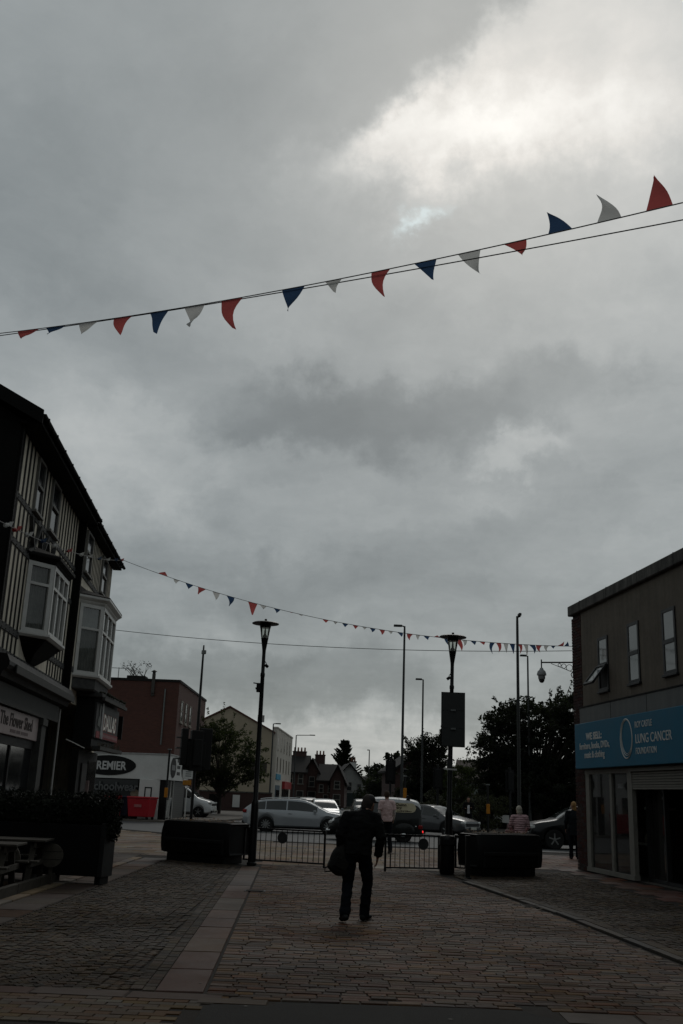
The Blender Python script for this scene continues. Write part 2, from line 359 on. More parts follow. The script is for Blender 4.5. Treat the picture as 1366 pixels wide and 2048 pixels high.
# ------------------------------------------------ paving pieces
def sett_mesh(c=.07):
    """unit sett, top chamfered, slightly domed"""
    z = [(-.5, -.5), (.5, -.5), (.5, .5), (-.5, .5)]
    v = [(x, y, -.045) for x, y in z] + [(x, y, -.012) for x, y in z] + [(x * (1 - c * .4), y * (1 - c), .0) for x, y in z] + [(0, 0, .003)]
    f = [(i, (i + 1) % 4, 4 + (i + 1) % 4, 4 + i) for i in range(4)] + [(4 + i, 4 + (i + 1) % 4, 8 + (i + 1) % 4, 8 + i) for i in range(4)] + [(8 + i, 8 + (i + 1) % 4, 12) for i in range(4)]
    return v, f
SV, SF = sett_mesh()
def lay(pieces, name, massname, m, parent, n_near=300):
    """pieces: (x, y, sx, sy, rot, dz). The n_near that show largest (nearest the street's mouth) are objects, the rest one joined part."""
    pieces.sort(key=lambda p: p[1] ** 2 / max(p[2] * p[3], .001) ** .0 + p[0] ** 2)
    sm = []
    for k in range(4):
        rr = random.Random(k)
        me = bpy.data.meshes.new(name); me.from_pydata([(x + rr.uniform(-.015, .015), y + rr.uniform(-.03, .03), z) for x, y, z in SV], [], SF); me.materials.append(m); sm.append(me)
    for i, (x, y, sx, sy, r, dz) in enumerate(pieces[:n_near]):
        put(name, sm[i % 4], None, parent, loc=(x, y, dz), rot=(random.uniform(-.008, .008), random.uniform(-.008, .008), r), scl=(sx, sy, 1))
    mb = MB()
    for x, y, sx, sy, r, dz in pieces[n_near:]:
        c, s_ = math.cos(r), math.sin(r); t = random.uniform(-.012, .012); t2 = random.uniform(-.01, .01)
        mb.add([(x + c * a * sx - s_ * b * sy, y + s_ * a * sx + c * b * sy, zz + dz + a * sx * t + b * sy * t2) for a, b, zz in SV], SF)
    if mb.v:
        o = mb.build(massname, m, parent, fix=False); o['kind'] = 'stuff'
def kerb_x(y):      # inner face of the raised kerb on the shop side
    P_ = [(8, 3.98), (11.6, 3.85), (15.95, 3.5), (19, 3.08), (22.06, 2.66), (25, 2.2)]
    for (a, b), (c, d) in zip(P_[:-1], P_[1:]):
        if y <= c: return b + (d - b) * (y - a) / (c - a)
    return 2.2
def strip_x(y): return -.99 - .0366 * (y - 9.04)      # right edge of the slab strip
rs = random.Random(3)
pc = []
y = 8.86; row = 0
while y < 24.6:
    dy = rs.uniform(.095, .118)
    x = strip_x(y) + .02 - rs.uniform(0, .12) * 0; xe = kerb_x(y) - .03
    while x < xe - .07:
        L = rs.uniform(.15, .29); L = min(L, xe - x)
        if not (y < 9.2 and rs.random() < .07):
            pc.append((x + L / 2, y + dy / 2 + .03 * math.sin(x * .9 + row * .05) - .012 * x + rs.uniform(-.003, .003), L - rs.uniform(.005, .011), dy - rs.uniform(.004, .010), rs.uniform(-.012, .012), rs.uniform(-.004, .004)))
        x += L
    y += dy; row += 1
lay(pc, 'sett', 'setts_beyond', M_sett, plaza)
# fan-laid small setts, both sides
def fans(x0f, x1f, y0, y1, seed):
    rr = random.Random(seed); out = []; s = .098; W_ = 1.35
    k = 0; yb = y0 - 1.0
    while yb < y1 + .3:
        xa = -7.0
        while xa < 9.0:
            u = ((xa / W_) % 1.0) - .5; yy = yb + .42 * math.cos(u * math.pi) + rr.uniform(-.006, .006)
            if y0 < yy < y1 and x0f(yy) + .05 < xa < x1f(yy) - .05:
                sl = -.42 * math.pi / W_ * math.sin(u * math.pi)
                out.append((xa + rr.uniform(-.006, .006), yy, s - rr.uniform(.002, .013), s - rr.uniform(.003, .014), math.atan(sl) * .9 + rr.uniform(-.06, .06), rr.uniform(-.006, .006)))
            u2 = math.cos(math.atan(.42 * math.pi / W_ * math.sin(u * math.pi)))
            xa += s * max(u2, .75)
        yb += s * 1.03; k += 1
    return out
lay(fans(lambda y: -3.86, lambda y: strip_x(y) - .41 - .185, 9.05, 26.2, 5), 'fan_sett', 'fan_setts_beyond', M_fan, plaza)
lay(fans(lambda y: kerb_x(y) + .34, lambda y: 6.1 - .035 * (y - 18), 9.2, 25.6, 6), 'side_sett', 'side_setts_beyond', M_fan, plaza, 300)
def slabs(name, m, rows, parent=plaza, c=.012, z=.0, h=.05):
    """rows: (x, y, sx, sy, rot)"""
    me = MB().cbox(-.5, .5, -.5, .5, -h, 0, .012).mesh(name); me.materials.append(m)
    for x, y, sx, sy, r in rows: put(name, me, None, parent, loc=(x, y, z + rs.uniform(-.003, .003)), rot=(rs.uniform(-.004, .004), rs.uniform(-.004, .004), r), scl=(sx, sy, 1))
# two courses of larger setts edging the fan field along the strip
r_ = []
y = 9.05
while y < 23.6:
    L = rs.uniform(.13, .19)
    for j in (0, 1): r_.append((strip_x(y) - .41 - .055 - .11 * j, y + L / 2 + j * .05, .10, L - .015, R(2.1) + rs.uniform(-.03, .03)))
    y += L
slabs('edge_sett', M_fan, r_)
# slab strip
r_ = []; y = 9.06
while y < 23.6:
    L = rs.uniform(.7, 1.15); L = min(L, 23.7 - y)
    r_.append((strip_x(y + L / 2) - .205, y + L / 2, .40, L - .008, R(2.1))); y += L
slabs('strip_slab', M_gran, r_, z=.004)
# cross course of slabs and the buff block paving in front
r_ = [(-1.0 - .78 * k - .2, 8.87 + .02 * k, .765, .26, R(-1.6)) for k in range(0, 9)] + [(-.72, 8.74, .56, .2, R(-1.4))]
slabs('course_slab', M_gran, r_, z=.002)
r_ = []
for j in range(9):
    for k in range(40):
        x = -.86 - .205 * k - (.1 if j % 2 else 0) - .04 * rs.random() * 0; yy = 8.66 - .105 * j + .02 * (-x)
        if j > 2 and x > -.98: continue
        if x < -7.2: continue
        r_.append((x - .1, yy, .198, .098, R(-1.3) + rs.uniform(-.01, .01)))
slabs('block_paver', M_buff, r_)
struct('tarmac_patch', MB().add([(x, y, .001) for x, y in [(-.92, 3.0), (-.93, 8.5), (-.86, 8.61), (-.40, 8.63), (-.36, 8.78), (.4, 8.80), (1.3, 8.83), (1.62, 8.80), (1.95, 8.3), (2.3, 3.0)]], [tuple(range(10))]), M_tar, parent=plaza)
r_ = [(2.2 + .62 * k, 8.62 + .01 * k, .6, .4, R(-1)) for k in range(7)] + [(2.45 + .62 * k, 8.15, .6, .45, R(-1)) for k in range(7)]
slabs('front_slab', M_gran, r_)
# raised kerb on the right of the carriageway: real step
y = 8.6; km2 = MB().cbox(-.5, .5, -.5, .5, -.12, .05, .018).mesh('kerb_block'); km2.materials.append(M_kerb)
while y < 21.6:
    L = rs.uniform(.75, 1.05); x = kerb_x(y + L / 2); sl = math.atan((kerb_x(y + L) - kerb_x(y)) / L)
    put('kerb_block', km2, None, plaza, loc=(x + .09, y + L / 2, rs.uniform(-.03, -.015)), rot=(0, 0, -sl), scl=(.12, L - .012, 1)); y += L
r_ = []; y = 8.6
while y < 23:
    r_.append((kerb_x(y) + .255, y + .3, .15, .59, -math.atan((kerb_x(y + .6) - kerb_x(y)) / .6))); y += .6
slabs('kerb_backing_slab', M_fan, r_, z=.012, h=.07)
# red-brown tiles along the shop
r_ = []
for j in range(26):
    for k in range(8):
        yy = 12.2 + .6 * j; x = 6.35 - .035 * (yy - 18) + .44 * k + (.2 if j % 2 else 0)
        if x < 6.3 + (27.3 - yy) * .1132 + .05: r_.append((x, yy, .43, .59, R(2)))
slabs('red_tile', M_red, r_)
r_ = []
for j in range(12):
    for k in range(9):
        yy = 27.0 + .6 * j; x = 4.6 + .45 * k + (.2 if j % 2 else 0)
        r_.append((x, yy, .44, .59, 0))
slabs('corner_tile', M_red, r_)
# left: brown slabs, pale kerb line, pavement slabs towards the timbered building
r_ = [(-4.15, 9.3 + .75 * k, .56, .74, R(.5)) for k in range(22)]
slabs('side_slab', M_gran, r_)
r_ = [(-4.56, 9.2 + .92 * k, .2, .9, R(.5)) for k in range(18)]
slabs('pale_edge_stone', M_slab, r_, z=.012)
r_ = []
for j in range(34):
    for k in range(4):
        yy = 7 + .6 * j; x = -5.0 - .6 * k
        if x > -6.3 - .084 * (yy - 19): r_.append((x, yy, .59, .59, 0))
slabs('building_side_slab', M_gran, r_)
# pale slabs between the gates and the road
r_ = []
def near_y(x):
    for (a, b), (c, d) in zip(NEAR[:-1], NEAR[1:]):
        if x <= c: return b + (d - b) * (x - a) / (c - a)
    return 44
for j in range(32):
    for k in range(29):
        yy = 24.95 + .6 * j; x = -12.4 + .6 * k + (.3 if j % 2 else 0)
        if yy + .35 > min(near_y(x - .3), near_y(x + .3)) - .08 or x > 4.35: continue
        if yy < 26.5 and x < -1.9: continue
        if x < -6.1 - .084 * (yy - 19) and yy < 32.5: continue
        r_.append((x, yy, .59, .59, 0))
slabs('paving_slab', M_slab, r_)
slabs('threshold_sett', M_fan, [(-1.4 + .2 * k, 24.66, .19, .42, rs.uniform(-.02, .02)) for k in range(21)])
tac = MB()
for k in range(2): tac.box(-5.6, -4.9, 29.2 + 3.4 * k, 29.32 + 3.4 * k, 0, .006)
tac.build('drain_cover', M_blackm, plaza)
slabs('corner_paving_slab', M_slab, [(-11 + .6 * k, 34 + .6 * j, .59, .59, 0) for k in range(4) for j in range(12) if 34 + .6 * j + .4 < near_y(-11.3 + .6 * k) - .1 and False])

gsp = MB(); rr = random.Random(77)
for k in range(420):
    y_ = rr.uniform(8.3, 24); x_ = rr.uniform(-4.4, 6.0); r0 = rr.uniform(.008, .022); n = 7
    gsp.add([(x_ + r0 * rr.uniform(.7, 1.2) * math.cos(2 * math.pi * i / n), y_ + r0 * rr.uniform(.7, 1.2) * math.sin(2 * math.pi * i / n), .0075) for i in range(n)], [tuple(range(n))])
o = gsp.build('gum_spots', mat('trodden_gum', (.12, .11, .10), .9), plaza, fix=False); o['kind'] = 'stuff'
lsp = MB()
for k in range(90):
    y_ = rr.uniform(8.6, 30); x_ = rr.choice((kerb_x(y_) - rr.uniform(.03, .2), rr.uniform(-5.5, 6))); a = rr.uniform(0, 6.3); s_ = rr.uniform(.02, .045)
    u = Vector((math.cos(a), math.sin(a), .2)) * s_; v = Vector((-math.sin(a), math.cos(a), .1)) * s_ * .55; p = Vector((x_, y_, .02)); lsp.add([p - u, p - v, p + u, p + v], [(0, 1, 2, 3)])
o = lsp.build('fallen_leaves', mat('fallen_leaf', (.10, .055, .02), .8, rnd=.4, island=True), plaza, fix=False); o['kind'] = 'stuff'
for (x_, y_, w0, h0) in ((-1.22, 18.0, .36, .26), (3.28, 17.2, .22, .42)):
    g_ = MB().cbox(-w0 / 2, w0 / 2, -h0 / 2, h0 / 2, -.02, .006, .004).build('gully_cover', M_blackm, plaza); g_.location = (x_, y_, .004)
    for k in range(6): MB().box(-w0 * .4, w0 * .4, -h0 * .42 + h0 * .15 * k, -h0 * .42 + h0 * .15 * k + .02, .007, .012).build('gully_slot', M_kerb, g_)
# ================================================================== timbered building on the left (local x along the front, y inwards)
LB = thing('timber_framed_building', 'three storey black and cream timber framed building with bay windows over shops', 'building', (-6.45, 19, 0), 94.8)
M_shopgrey = mat('grey_painted_fascia', (.06, .06, .056), .75, var=.3, scale=4)
M_shopdark = mat('dark_shopfront_paint', (.006, .006, .006), .6, var=.3, scale=4, spec=.2)
M_signpale = mat('pale_pink_sign_board', (.34, .28, .27), .6, var=.12, scale=2)
M_curt = mat('net_curtain', (.30, .31, .285), .9, var=.35, scale=9)
PANE = glass_mat('sky_window_glass', (.03, .034, .036), .05, .7)
DPANE = glass_mat('dim_window_glass', (.008, .009, .010), .05, .3)
EZ = 8.56
M_dull = mat('dull_window_paint', (.20, .195, .18), .7, var=.25, scale=6)
w_ = MB()
w_.box(-.4, 7.0, 0, 8, 3.7, EZ); w_.box(7.0, 12.75, -.15, 8, 3.7, EZ)
w_.box(-.4, 12.75, .9, 8, 0, 3.7); w_.box(-.4, .0, 0, .9, 0, 3.7); w_.box(12.3, 12.75, -.15, .9, 0, 3.7)
w_.prism([(0, EZ), (8, EZ), (4, EZ + 2.35)], -.4, 12.75, 'x')
w_.build('wall', M_cream, LB)
MB().box(-.46, -.402, -.02, 8, 0, 8.55).build('end_wall', M_timber, LB)
MB().prism([(0, 8.56), (8, 8.56), (4, 10.9)], -.45, -.403, 'x').build('gable_boarding', M_timber, LB)
PT = math.tan(R(28)); YR = 4.0
def roof_slab(x0, x1, ov, z0, name='roof'):
    t = .10; ze = z0 - 0; zr = z0 + (YR + ov) * PT
    poly = [(-ov, ze), (YR, zr), (8 + ov, ze), (8 + ov, ze + t), (YR, zr + t), (-ov, ze + t)]
    o = MB().prism(poly, x0, x1, 'x').build(name, M_slate, LB); return o
rf1 = roof_slab(-.78, 7.3, .46, 8.54); rf2 = roof_slab(7.3, 13.05, .44, 8.49)
MB().box(-.55, 7.3, -.43, -.003, 8.44, 8.52).build('soffit', M_timber, LB); MB().box(7.3, 12.9, -.42, -.153, 8.40, 8.47).build('soffit', M_timber, LB)
for (a, b, yy, zz) in ((-.78, 7.3, -.50, 8.57), (7.3, 13.05, -.48, 8.52)):
    g_ = MB()
    for k in range(9):
        t0 = math.pi + math.pi * k / 9
    gp = [(-.05 * math.cos(math.pi * k / 8), -.055 * math.sin(math.pi * k / 8)) for k in range(9)]
    g_.prism([(yy + p, zz + q) for p, q in gp], a, b, 'x'); gu = g_.build('gutter', M_timber, LB)
    x = a + .3
    bm_ = MB()
    while x < b: bm_.box(x, x + .05, yy - .058, yy + .056, zz - .062, zz + .02); x += .95
    bm_.build('gutter_bracket', M_timber, gu)['kind'] = 'stuff'
MB().prism([(-.5, 8.36), (-.5, 8.64), (4, 8.64 + 4.5 * PT), (8.5, 8.64), (8.5, 8.36), (4, 8.36 + 4.4 * PT)], -.83, -.79, 'x').build('bargeboard', M_timber, LB)
# horizontal rails with pegs
def rail(x0, x1, z0, z1, y=-.022, m=M_gtimber):
    o = MB().cbox(x0, x1, y, (-.003 if x0 < 7 else -.153), z0, z1, .012).build('rail', m, LB)
    pg = MB(); x = x0 + .12
    while x < x1 - .05:
        for zz in (z0 + .03, z1 - .045):
            pg.box(x - .016, x + .016, y - .008, y + .002, zz - .004, zz + .018)
        x += .33
    pg.build('peg', M_timber, o)['kind'] = 'stuff'
rail(-.42, 6.98, 7.04, 7.18); rail(-.42, 6.98, 6.15, 6.29); rail(-.42, 1.55, 4.46, 4.61); rail(4.45, 6.98, 4.46, 4.61); rail(-.42, 6.98, 3.98, 4.12)
rail(7.02, 12.74, 7.00, 7.16, -.172, M_gtimber); rail(7.02, 7.5, 4.46, 4.61, -.172)
WIN = [(1.35, 2.05, 7.2, 8.38), (3.0, 3.92, 7.2, 8.40)]
WIN2 = [(7.35, 8.35, 7.18, 8.32), (10.4, 11.4, 7.2, 8.32)]
def clear(x0, x1, z0, z1, wins):
    return all(x1 < a - .05 or x0 > b + .05 or z1 < c - .02 or z0 > d + .02 for a, b, c, d in wins)
BAYS = [(1.55, 4.45, 3.6, 6.45), (7.45, 11.4, 3.7, 6.62)]
studs = {}
def stud(x, z0, z1, wd, y, m=M_timber):
    key = (wd, m.name)
    if key not in studs:
        me = MB().cbox(-wd / 2, wd / 2, -.011, 0, -.5, .5, .003).mesh('timber_stud'); me.materials.append(m); studs[key] = me
    put('timber_stud', studs[key], None, LB, loc=(x + random.uniform(-.012, .012), y, (z0 + z1) / 2), rot=(0, random.uniform(-.006, .006), 0), scl=(1 + random.uniform(-.12, .12), 1, z1 - z0))
for z0, z1 in ((7.18, 8.5), (6.29, 7.04), (4.61, 6.15), (4.12, 4.46)):
    x = -.33
    while x < 6.95:
        if clear(x - .08, x + .08, z0, z1, WIN + BAYS): stud(x, z0, z1, .115, -.002)
        elif clear(x - .08, x + .08, z0, 6.15, BAYS) is False and z0 == 6.29 and x > 1.5 and x < 4.4: stud(x, 6.5, z1, .125, -.002)
        x += .345
x = 7.12
while x < 12.7:
    for z0, z1 in ((7.16, 8.45), (6.6, 7.0), (4.61, 6.5)):
        if clear(x - .05, x + .05, z0, z1, WIN2 + BAYS): stud(x, z0, z1, .055, -.152)
    x += .25
MB().box(6.96, 7.06, -.2, -.002, 3.9, 8.5).build('corner_post', M_timber, LB)
MB().cbox(-.43, -.30, -.07, -.0, 3.9, 8.5, .01).build('corner_post', M_timber, LB)
# curved braces under the second floor windows
for (xa, xb) in ((1.25, 2.2), (2.2, 3.05), (3.05, 4.0)):
    for sgn in (0, 1):
        P_ = []
        for k in range(9):
            t = k / 8; xx = xa + (xb - xa) * (t if not sgn else 1 - t); zz = 6.31 + .72 * (t ** 2.2)
            P_.append((xx, -.03 - .004 * sgn, zz))
        b_ = MB()
        for p, q in zip(P_[:-1], P_[1:]): b_.bar(p, q, .05, .10, up=(0, -1, 0))
        b_.build('curved_brace', M_gtimber, LB)
def sash(x0, x1, z0, z1, y, parent=LB, fm=M_dull, pm=PANE, mid=.5, f=.06):
    """frame proud of the wall with two panes"""
    o = MB()
    o.box(x0, x0 + f, y - .05, y + .02, z0, z1); o.box(x1 - f, x1, y - .05, y + .02, z0, z1)
    o.box(x0 + f, x1 - f, y - .05, y + .02, z0, z0 + f); o.box(x0 + f, x1 - f, y - .05, y + .02, z1 - f, z1)
    zm = z0 + (z1 - z0) * mid; o.box(x0 + f, x1 - f, y - .06, y + .01, zm - .03, zm + .03)
    wdw = o.build('window', fm, parent)
    for a, b in ((z0 + f, zm - .03), (zm + .03, z1 - f)): MB().box(x0 + f, x1 - f, y - .012, y - .004, a, b).build('pane', pm, wdw)
    MB().box(x0 - .05, x1 + .05, y - .10, y, z0 - .05, z0 - .002).build('sill', fm, wdw)
    return wdw
for a in WIN: sash(*a, -.012, pm=DPANE)
for a in WIN2: sash(*a, -.165, pm=DPANE)
# bay windows: (x, y) plan of the outer face
def bay(plan, z0, z1, ztr, fm, cols, roof_h, roof_ov, roof_m, curtain=True):
    root = MB()
    n = len(plan); segs = list(zip(plan[:-1], plan[1:]))
    fr = MB(); panes = []; crt = MB()
    for (a, b), nc in zip(segs, cols):
        A = Vector((a[0], a[1], 0)); B = Vector((b[0], b[1], 0)); d = (B - A); L = d.length; u = d / L; nrm = Vector((u.y, -u.x, 0))
        for k in range(nc + 1):
            p = A + u * (L * k / nc); wd = .10 if k in (0, nc) else .055
            off = u * (.05 if k == 0 else (-.05 if k == nc else 0))
            fr.bar(p + off + Vector((0, 0, z0)), p + off + Vector((0, 0, z1)), wd, .07, up=tuple(nrm))
        for zz, h in ((z0 + .04, .09), (ztr, .06), (z1 - .04, .09)): fr.bar(A + Vector((0, 0, zz)), B + Vector((0, 0, zz)), .066, h)
        for k in range(nc):
            p = A + u * (L * (k + .5) / nc); hw = L / nc / 2 - .02
            for (za, zb) in ((z0 + .08, ztr - .03), (ztr + .03, z1 - .08)):
                c = p - nrm * .01; panes.append([c - u * hw + Vector((0, 0, za)), c + u * hw + Vector((0, 0, za)), c + u * hw + Vector((0, 0, zb)), c - u * hw + Vector((0, 0, zb))])
        # folds of the curtain behind the glass
        m_ = 26; vs = []; 
        for k in range(m_ + 1):
            p = A + u * (.03 + (L - .06) * k / m_) - nrm * (.12 + .022 * math.sin(k * 2.1) + .012 * math.sin(k * 5.3))
            vs += [p + Vector((0, 0, z0 + .06)), p + Vector((0, 0, z1 - .05))]
        crt.add(vs, [(2 * k, 2 * k + 2, 2 * k + 3, 2 * k + 1) for k in range(m_)])
    bw = fr.build('bay_window', fm, LB)
    for q_ in panes: MB().quad(*q_).build('pane', CG, bw)
    crt.build('curtain', M_curt, bw)
    def ring(plan, ov):
        c = Vector((sum(p[0] for p in plan) / n, 0, 0)); out = []
        for i, p in enumerate(plan):
            v = Vector((p[0], p[1], 0)); dirx = -1 if i < n / 2 else 1
            out.append((p[0] + dirx * ov * (1 if i in (0, n - 1) else .55), p[1] - (0 if i in (0, n - 1) else ov)))
        return out
    r0 = ring(plan, .0); r1 = ring(plan, roof_ov); r2 = ring(plan, roof_ov * .4)
    def shelf(rings, name, m, par=bw):
        b_ = MB(); vs = []; fs = []; k = len(rings[0][0])
        for rg, z in rings: vs += [(x, y, z) for x, y in rg]
        for j in range(len(rings) - 1):
            for i in range(k): fs.append((j * k + i, j * k + (i + 1) % k, (j + 1) * k + (i + 1) % k, (j + 1) * k + i))
        fs += [tuple(range(k - 1, -1, -1)), tuple(range((len(rings) - 1) * k, len(rings) * k))]
        return b_.add(vs, fs).build(name, m, par)
    shelf([(r0, z1), (r2, z1 + roof_h * .35), (r2, z1 + roof_h * .4), (r1, z1 + roof_h * .75), (r1, z1 + roof_h)], 'bay_cornice', roof_m)
    rr = [(x, min(y * .25, 0) if abs(y) > .3 else y) for x, y in r1]
    shelf([(r1, z1 + roof_h + .002), (r1, z1 + roof_h + .03), ([(x * .97 + .03 * plan[1][0], plan[0][1] if i in (0, n - 1) else plan[0][1] - .05) for i, (x, y) in enumerate(r1)], z1 + roof_h + .22)], 'bay_roof', M_slate)
    shelf([(ring(plan, .03), z0 - .1), (ring(plan, .09), z0 - .05), (ring(plan, .09), z0 - .002)], 'bay_sill', fm)
    return bw, shelf, ring
CG = clear_glass('bay_glass', (.62, .68, .66), .35)
pl1 = [(1.62, -.003), (2.12, -.45), (3.88, -.45), (4.38, -.003)]
b1, shelf, ring = bay(pl1, 4.66, 6.16, 5.70, M_white, (1, 3, 1), .16, .14, M_timber)
shelf([([(2.6, -.004), (2.7, -.06), (3.3, -.06), (3.4, -.004)], 4.12), ([(2.1, -.004), (2.35, -.22), (3.65, -.22), (3.9, -.004)], 4.3), (ring(pl1, .0), 4.555)], 'bay_corbel', M_timber)
pl2 = [(7.5, -.153), (8.05, -.70), (10.62, -.70), (11.3, -.153)]
b2, shelf, ring = bay(pl2, 4.46, 6.33, 5.68, M_white, (1, 3, 1), .22, .17, M_white)
shelf([(ring(pl2, -.06), 4.06), (ring(pl2, -.02), 4.10), (ring(pl2, -.02), 4.35)], 'bay_skirt', M_gtimber)
# first shop: cornice, fascia, sign, window
MB().prism([(-.32, 3.66), (-.36, 3.73), (-.36, 3.80), (-.30, 3.93), (0, 3.96), (0, 3.48), (-.22, 3.52), (-.26, 3.62)], -.4, 6.9, 'x').build('shop_cornice', M_shopdark, LB)
MB().cbox(.1, 6.8, -.40, -.365, 3.62, 3.79, .01).build('cornice_moulding', M_shopgrey, LB)
MB().box(-.4, 6.5, -.10, .0, 3.10, 3.479).build('fascia_board', M_shopgrey, LB)
MB().box(-.4, 4.75, -.16, -.101, 3.06, 3.14).build('fascia_moulding', M_shopgrey, LB)
sg = MB().cbox(-.38, 4.22, -.09, -.02, 2.53, 3.04, .01).build('shop_sign', M_signpale, LB)
tx = mat('dark_brown_lettering', (.03, .018, .015), .7)
lettering('The Flower Shed', .36, tx, sg, (.55, -.094, 2.715), FR, sx=1.22, bold=.006)
pm_ = MB()
for k, (a, b) in enumerate(((1.5, 2.0), (2.1, 2.45), (2.55, 3.2))): pm_.box(a, b, -.096, -.09, 2.595, 2.655)
pm_.build('small_lettering', mat('pink_grey_lettering', (.16, .12, .12), .8), sg)['kind'] = 'stuff'
MB().box(4.24, 4.72, -.17, .0, 0, 3.055).build('pilaster', M_shopgrey, LB)
MB().box(4.20, 4.76, -.20, .0, 2.9, 3.05).build('pilaster_capital', M_shopgrey, LB)
sw = MB().box(-.0, 4.2, -.03, .05, 0, .55).box(-.0, 4.2, -.03, .05, 2.35, 2.52).box(-.0, .1, -.03, .05, .55, 2.35).box(1.95, 2.05, -.03, .05, .55, 2.35).build('shop_window', M_shopdark, LB)
for a, b in ((.1, 1.95), (2.05, 4.2)): MB().box(a, b, .0, .008, .55, 2.35).build('pane', DPANE, sw)
MB().box(.35, .95, -.06, -.035, 1.42, 1.6).build('price_card', mat('pale_card', (.32, .32, .3), .8), sw)
MB().box(4.75, 8.55, .5, .6, 0, 3.48).build('recessed_entrance', M_shopdark, LB)
dr = MB().cbox(5.3, 6.2, .46, .499, 0, 2.2, .01).build('door', mat('dark_green_door', (.012, .02, .016), .4), LB)
MB().box(6.05, 6.12, .42, .459, .95, 1.15).build('handle', M_galv, dr)
MB().tube([(6.85, -.06, 3.46), (6.85, -.06, 2.0), (6.84, -.06, .02)], .022, 8).build('downpipe', M_white, LB, smooth=40)
MB().tube([(7.3, -.2, 2.74), (7.6, -.4, 2.65), (7.9, -.6, 2.55)], .012, 6).build('cable', M_white, LB)
# second shop: projecting front, slightly splayed
def wq(s0, y0, s1, y1, z0, z1, t=.06):
    d = Vector((s1 - s0, y1 - y0, 0)).normalized(); n = Vector((-d.y, d.x, 0))
    a = Vector((s0, y0, 0)); b = Vector((s1, y1, 0))
    return [a, b, b + n * t, a + n * t], z0, z1
def slab4(p4, z0, z1):
    return MB().prism([(p.x, p.y) for p in p4], z0, z1, 'z')
fa, fb = (8.6, -.65), (11.9, -.85)
slab4([Vector(p + (0,)) for p in ((8.6, -.65), (11.9, -.85), (12.25, -.154), (8.6, -.154))], 2.62, 3.95).build('shop_box', M_shopdark, LB)
slab4([Vector(p + (0,)) for p in ((8.45, -.85), (12.15, -1.05), (12.5, -.154), (8.45, -.154))], 3.952, 4.05).build('shop_cornice', M_gtimber, LB)
MB().bar((8.46, -.9, 3.90), (12.1, -1.08, 3.90), .08, .09).build('cornice_moulding', M_shopgrey, LB)
lf = MB()
for k in range(26): 
    x = 8.5 + k * .14; lf.ball((x, -.85 - .055 * (x - 8.5) + random.uniform(-.05, .08), 4.07), .05, .05, random.uniform(.02, .05), 6, 4)
lf.build('moss', mat('moss', (.03, .032, .02), .95), LB)['kind'] = 'stuff'
u_ = Vector((3.3, -.2, 0)).normalized(); an = math.atan2(u_.y, u_.x)
sg2 = bpy.data.objects.new('shop_sign', None)
sgm = MB().cbox(.0, 3.3, -.07, -.004, .0, .95, .01).mesh('shop_sign')
sg2 = put('shop_sign', sgm, mat('charcoal_sign_board', (.05, .05, .05), .6), LB, loc=(8.6, -.65, 2.86), rot=(0, 0, an))
cw = mat('cream_lettering', (.85, .82, .76), .6, var=.1)
lettering('DALLAS', .60, cw, sg2, (1.05, -.075, .28), FR, sx=.86, bold=.012)
lettering('DALLAS', .62, mat('red_outline', (.26, .05, .03), .6), sg2, (1.02, -.0735, .27), FR, sx=.87, bold=.028, name='lettering_outline', depth=.002)
bt = MB()   # cowboy boot cut-out beside the name
bt.prism([(.62, .02), (.66, .55), (.60, .95), (.84, 1.0), (.88, .6), (.9, .3), (.98, .16), (.97, .02), (.8, .0), (.76, .12), (.7, .12), (.69, .0)], -.10, -.072, 'y')
bt.build('boot_emblem', mat('silver_grey_emblem', (.33, .33, .33), .5, var=.4, scale=14), sg2)
MB().prism([(.2, .35), (.55, .3), (.58, .5), (.5, .62), (.52, .85), (.4, .95), (.33, .8), (.36, .6), (.22, .5)], -.09, -.072, 'y').build('hat_emblem', mat('dull_grey_emblem', (.14, .15, .14), .6), sg2)
MB().box(.15, 3.28, -.085, -.071, .02, .2).build('red_panel', mat('red_sign_strip', (.24, .045, .05), .6), sg2)
m2_ = MB()
for k in range(11): m2_.box(1.1 + k * .19, 1.22 + k * .19, -.09, -.0852, .07, .15)
m2_.build('small_lettering', mat('pink_lettering', (.34, .22, .22), .7), sg2)['kind'] = 'stuff'
lt = MB().bar((8.6, -.80, 2.60), (12.0, -.98, 2.60), .22, .10).build('shelf', M_shopgrey, LB)
tw = MB()
for k in range(40):
    x = 8.6 + k * .085; tw.tube([(x, -.84 - .053 * (x - 8.6), 2.66), (x + random.uniform(-.12, .12), -.86 - .053 * (x - 8.6) + random.uniform(-.06, .06), 2.70 + random.uniform(0, .1))], .008, 4)
tw.build('twig_garland', mat('dry_twigs', (.12, .10, .08), .9), LB)['kind'] = 'stuff'
MB().box(8.62, 12.2, -.35, -.16, 0, 2.55).build('lower_front', M_shopdark, LB)
MB().cbox(9.2, 10.1, -.40, -.352, .05, 2.2, .01).build('door', mat('dim_brown_door', (.03, .028, .026), .5), LB)
MB().box(10.4, 12.0, -.37, -.352, .8, 2.3).build('pane', DPANE, LB)
MB().box(10.2, 10.32, -.46, -.36, 1.35, 1.75).build('notice', mat('pink_notice', (.30, .22, .21), .8), LB)
MB().box(12.28, 12.36, -1.0, -.6, 3.0, 3.7).build('projecting_sign', M_shopdark, LB)

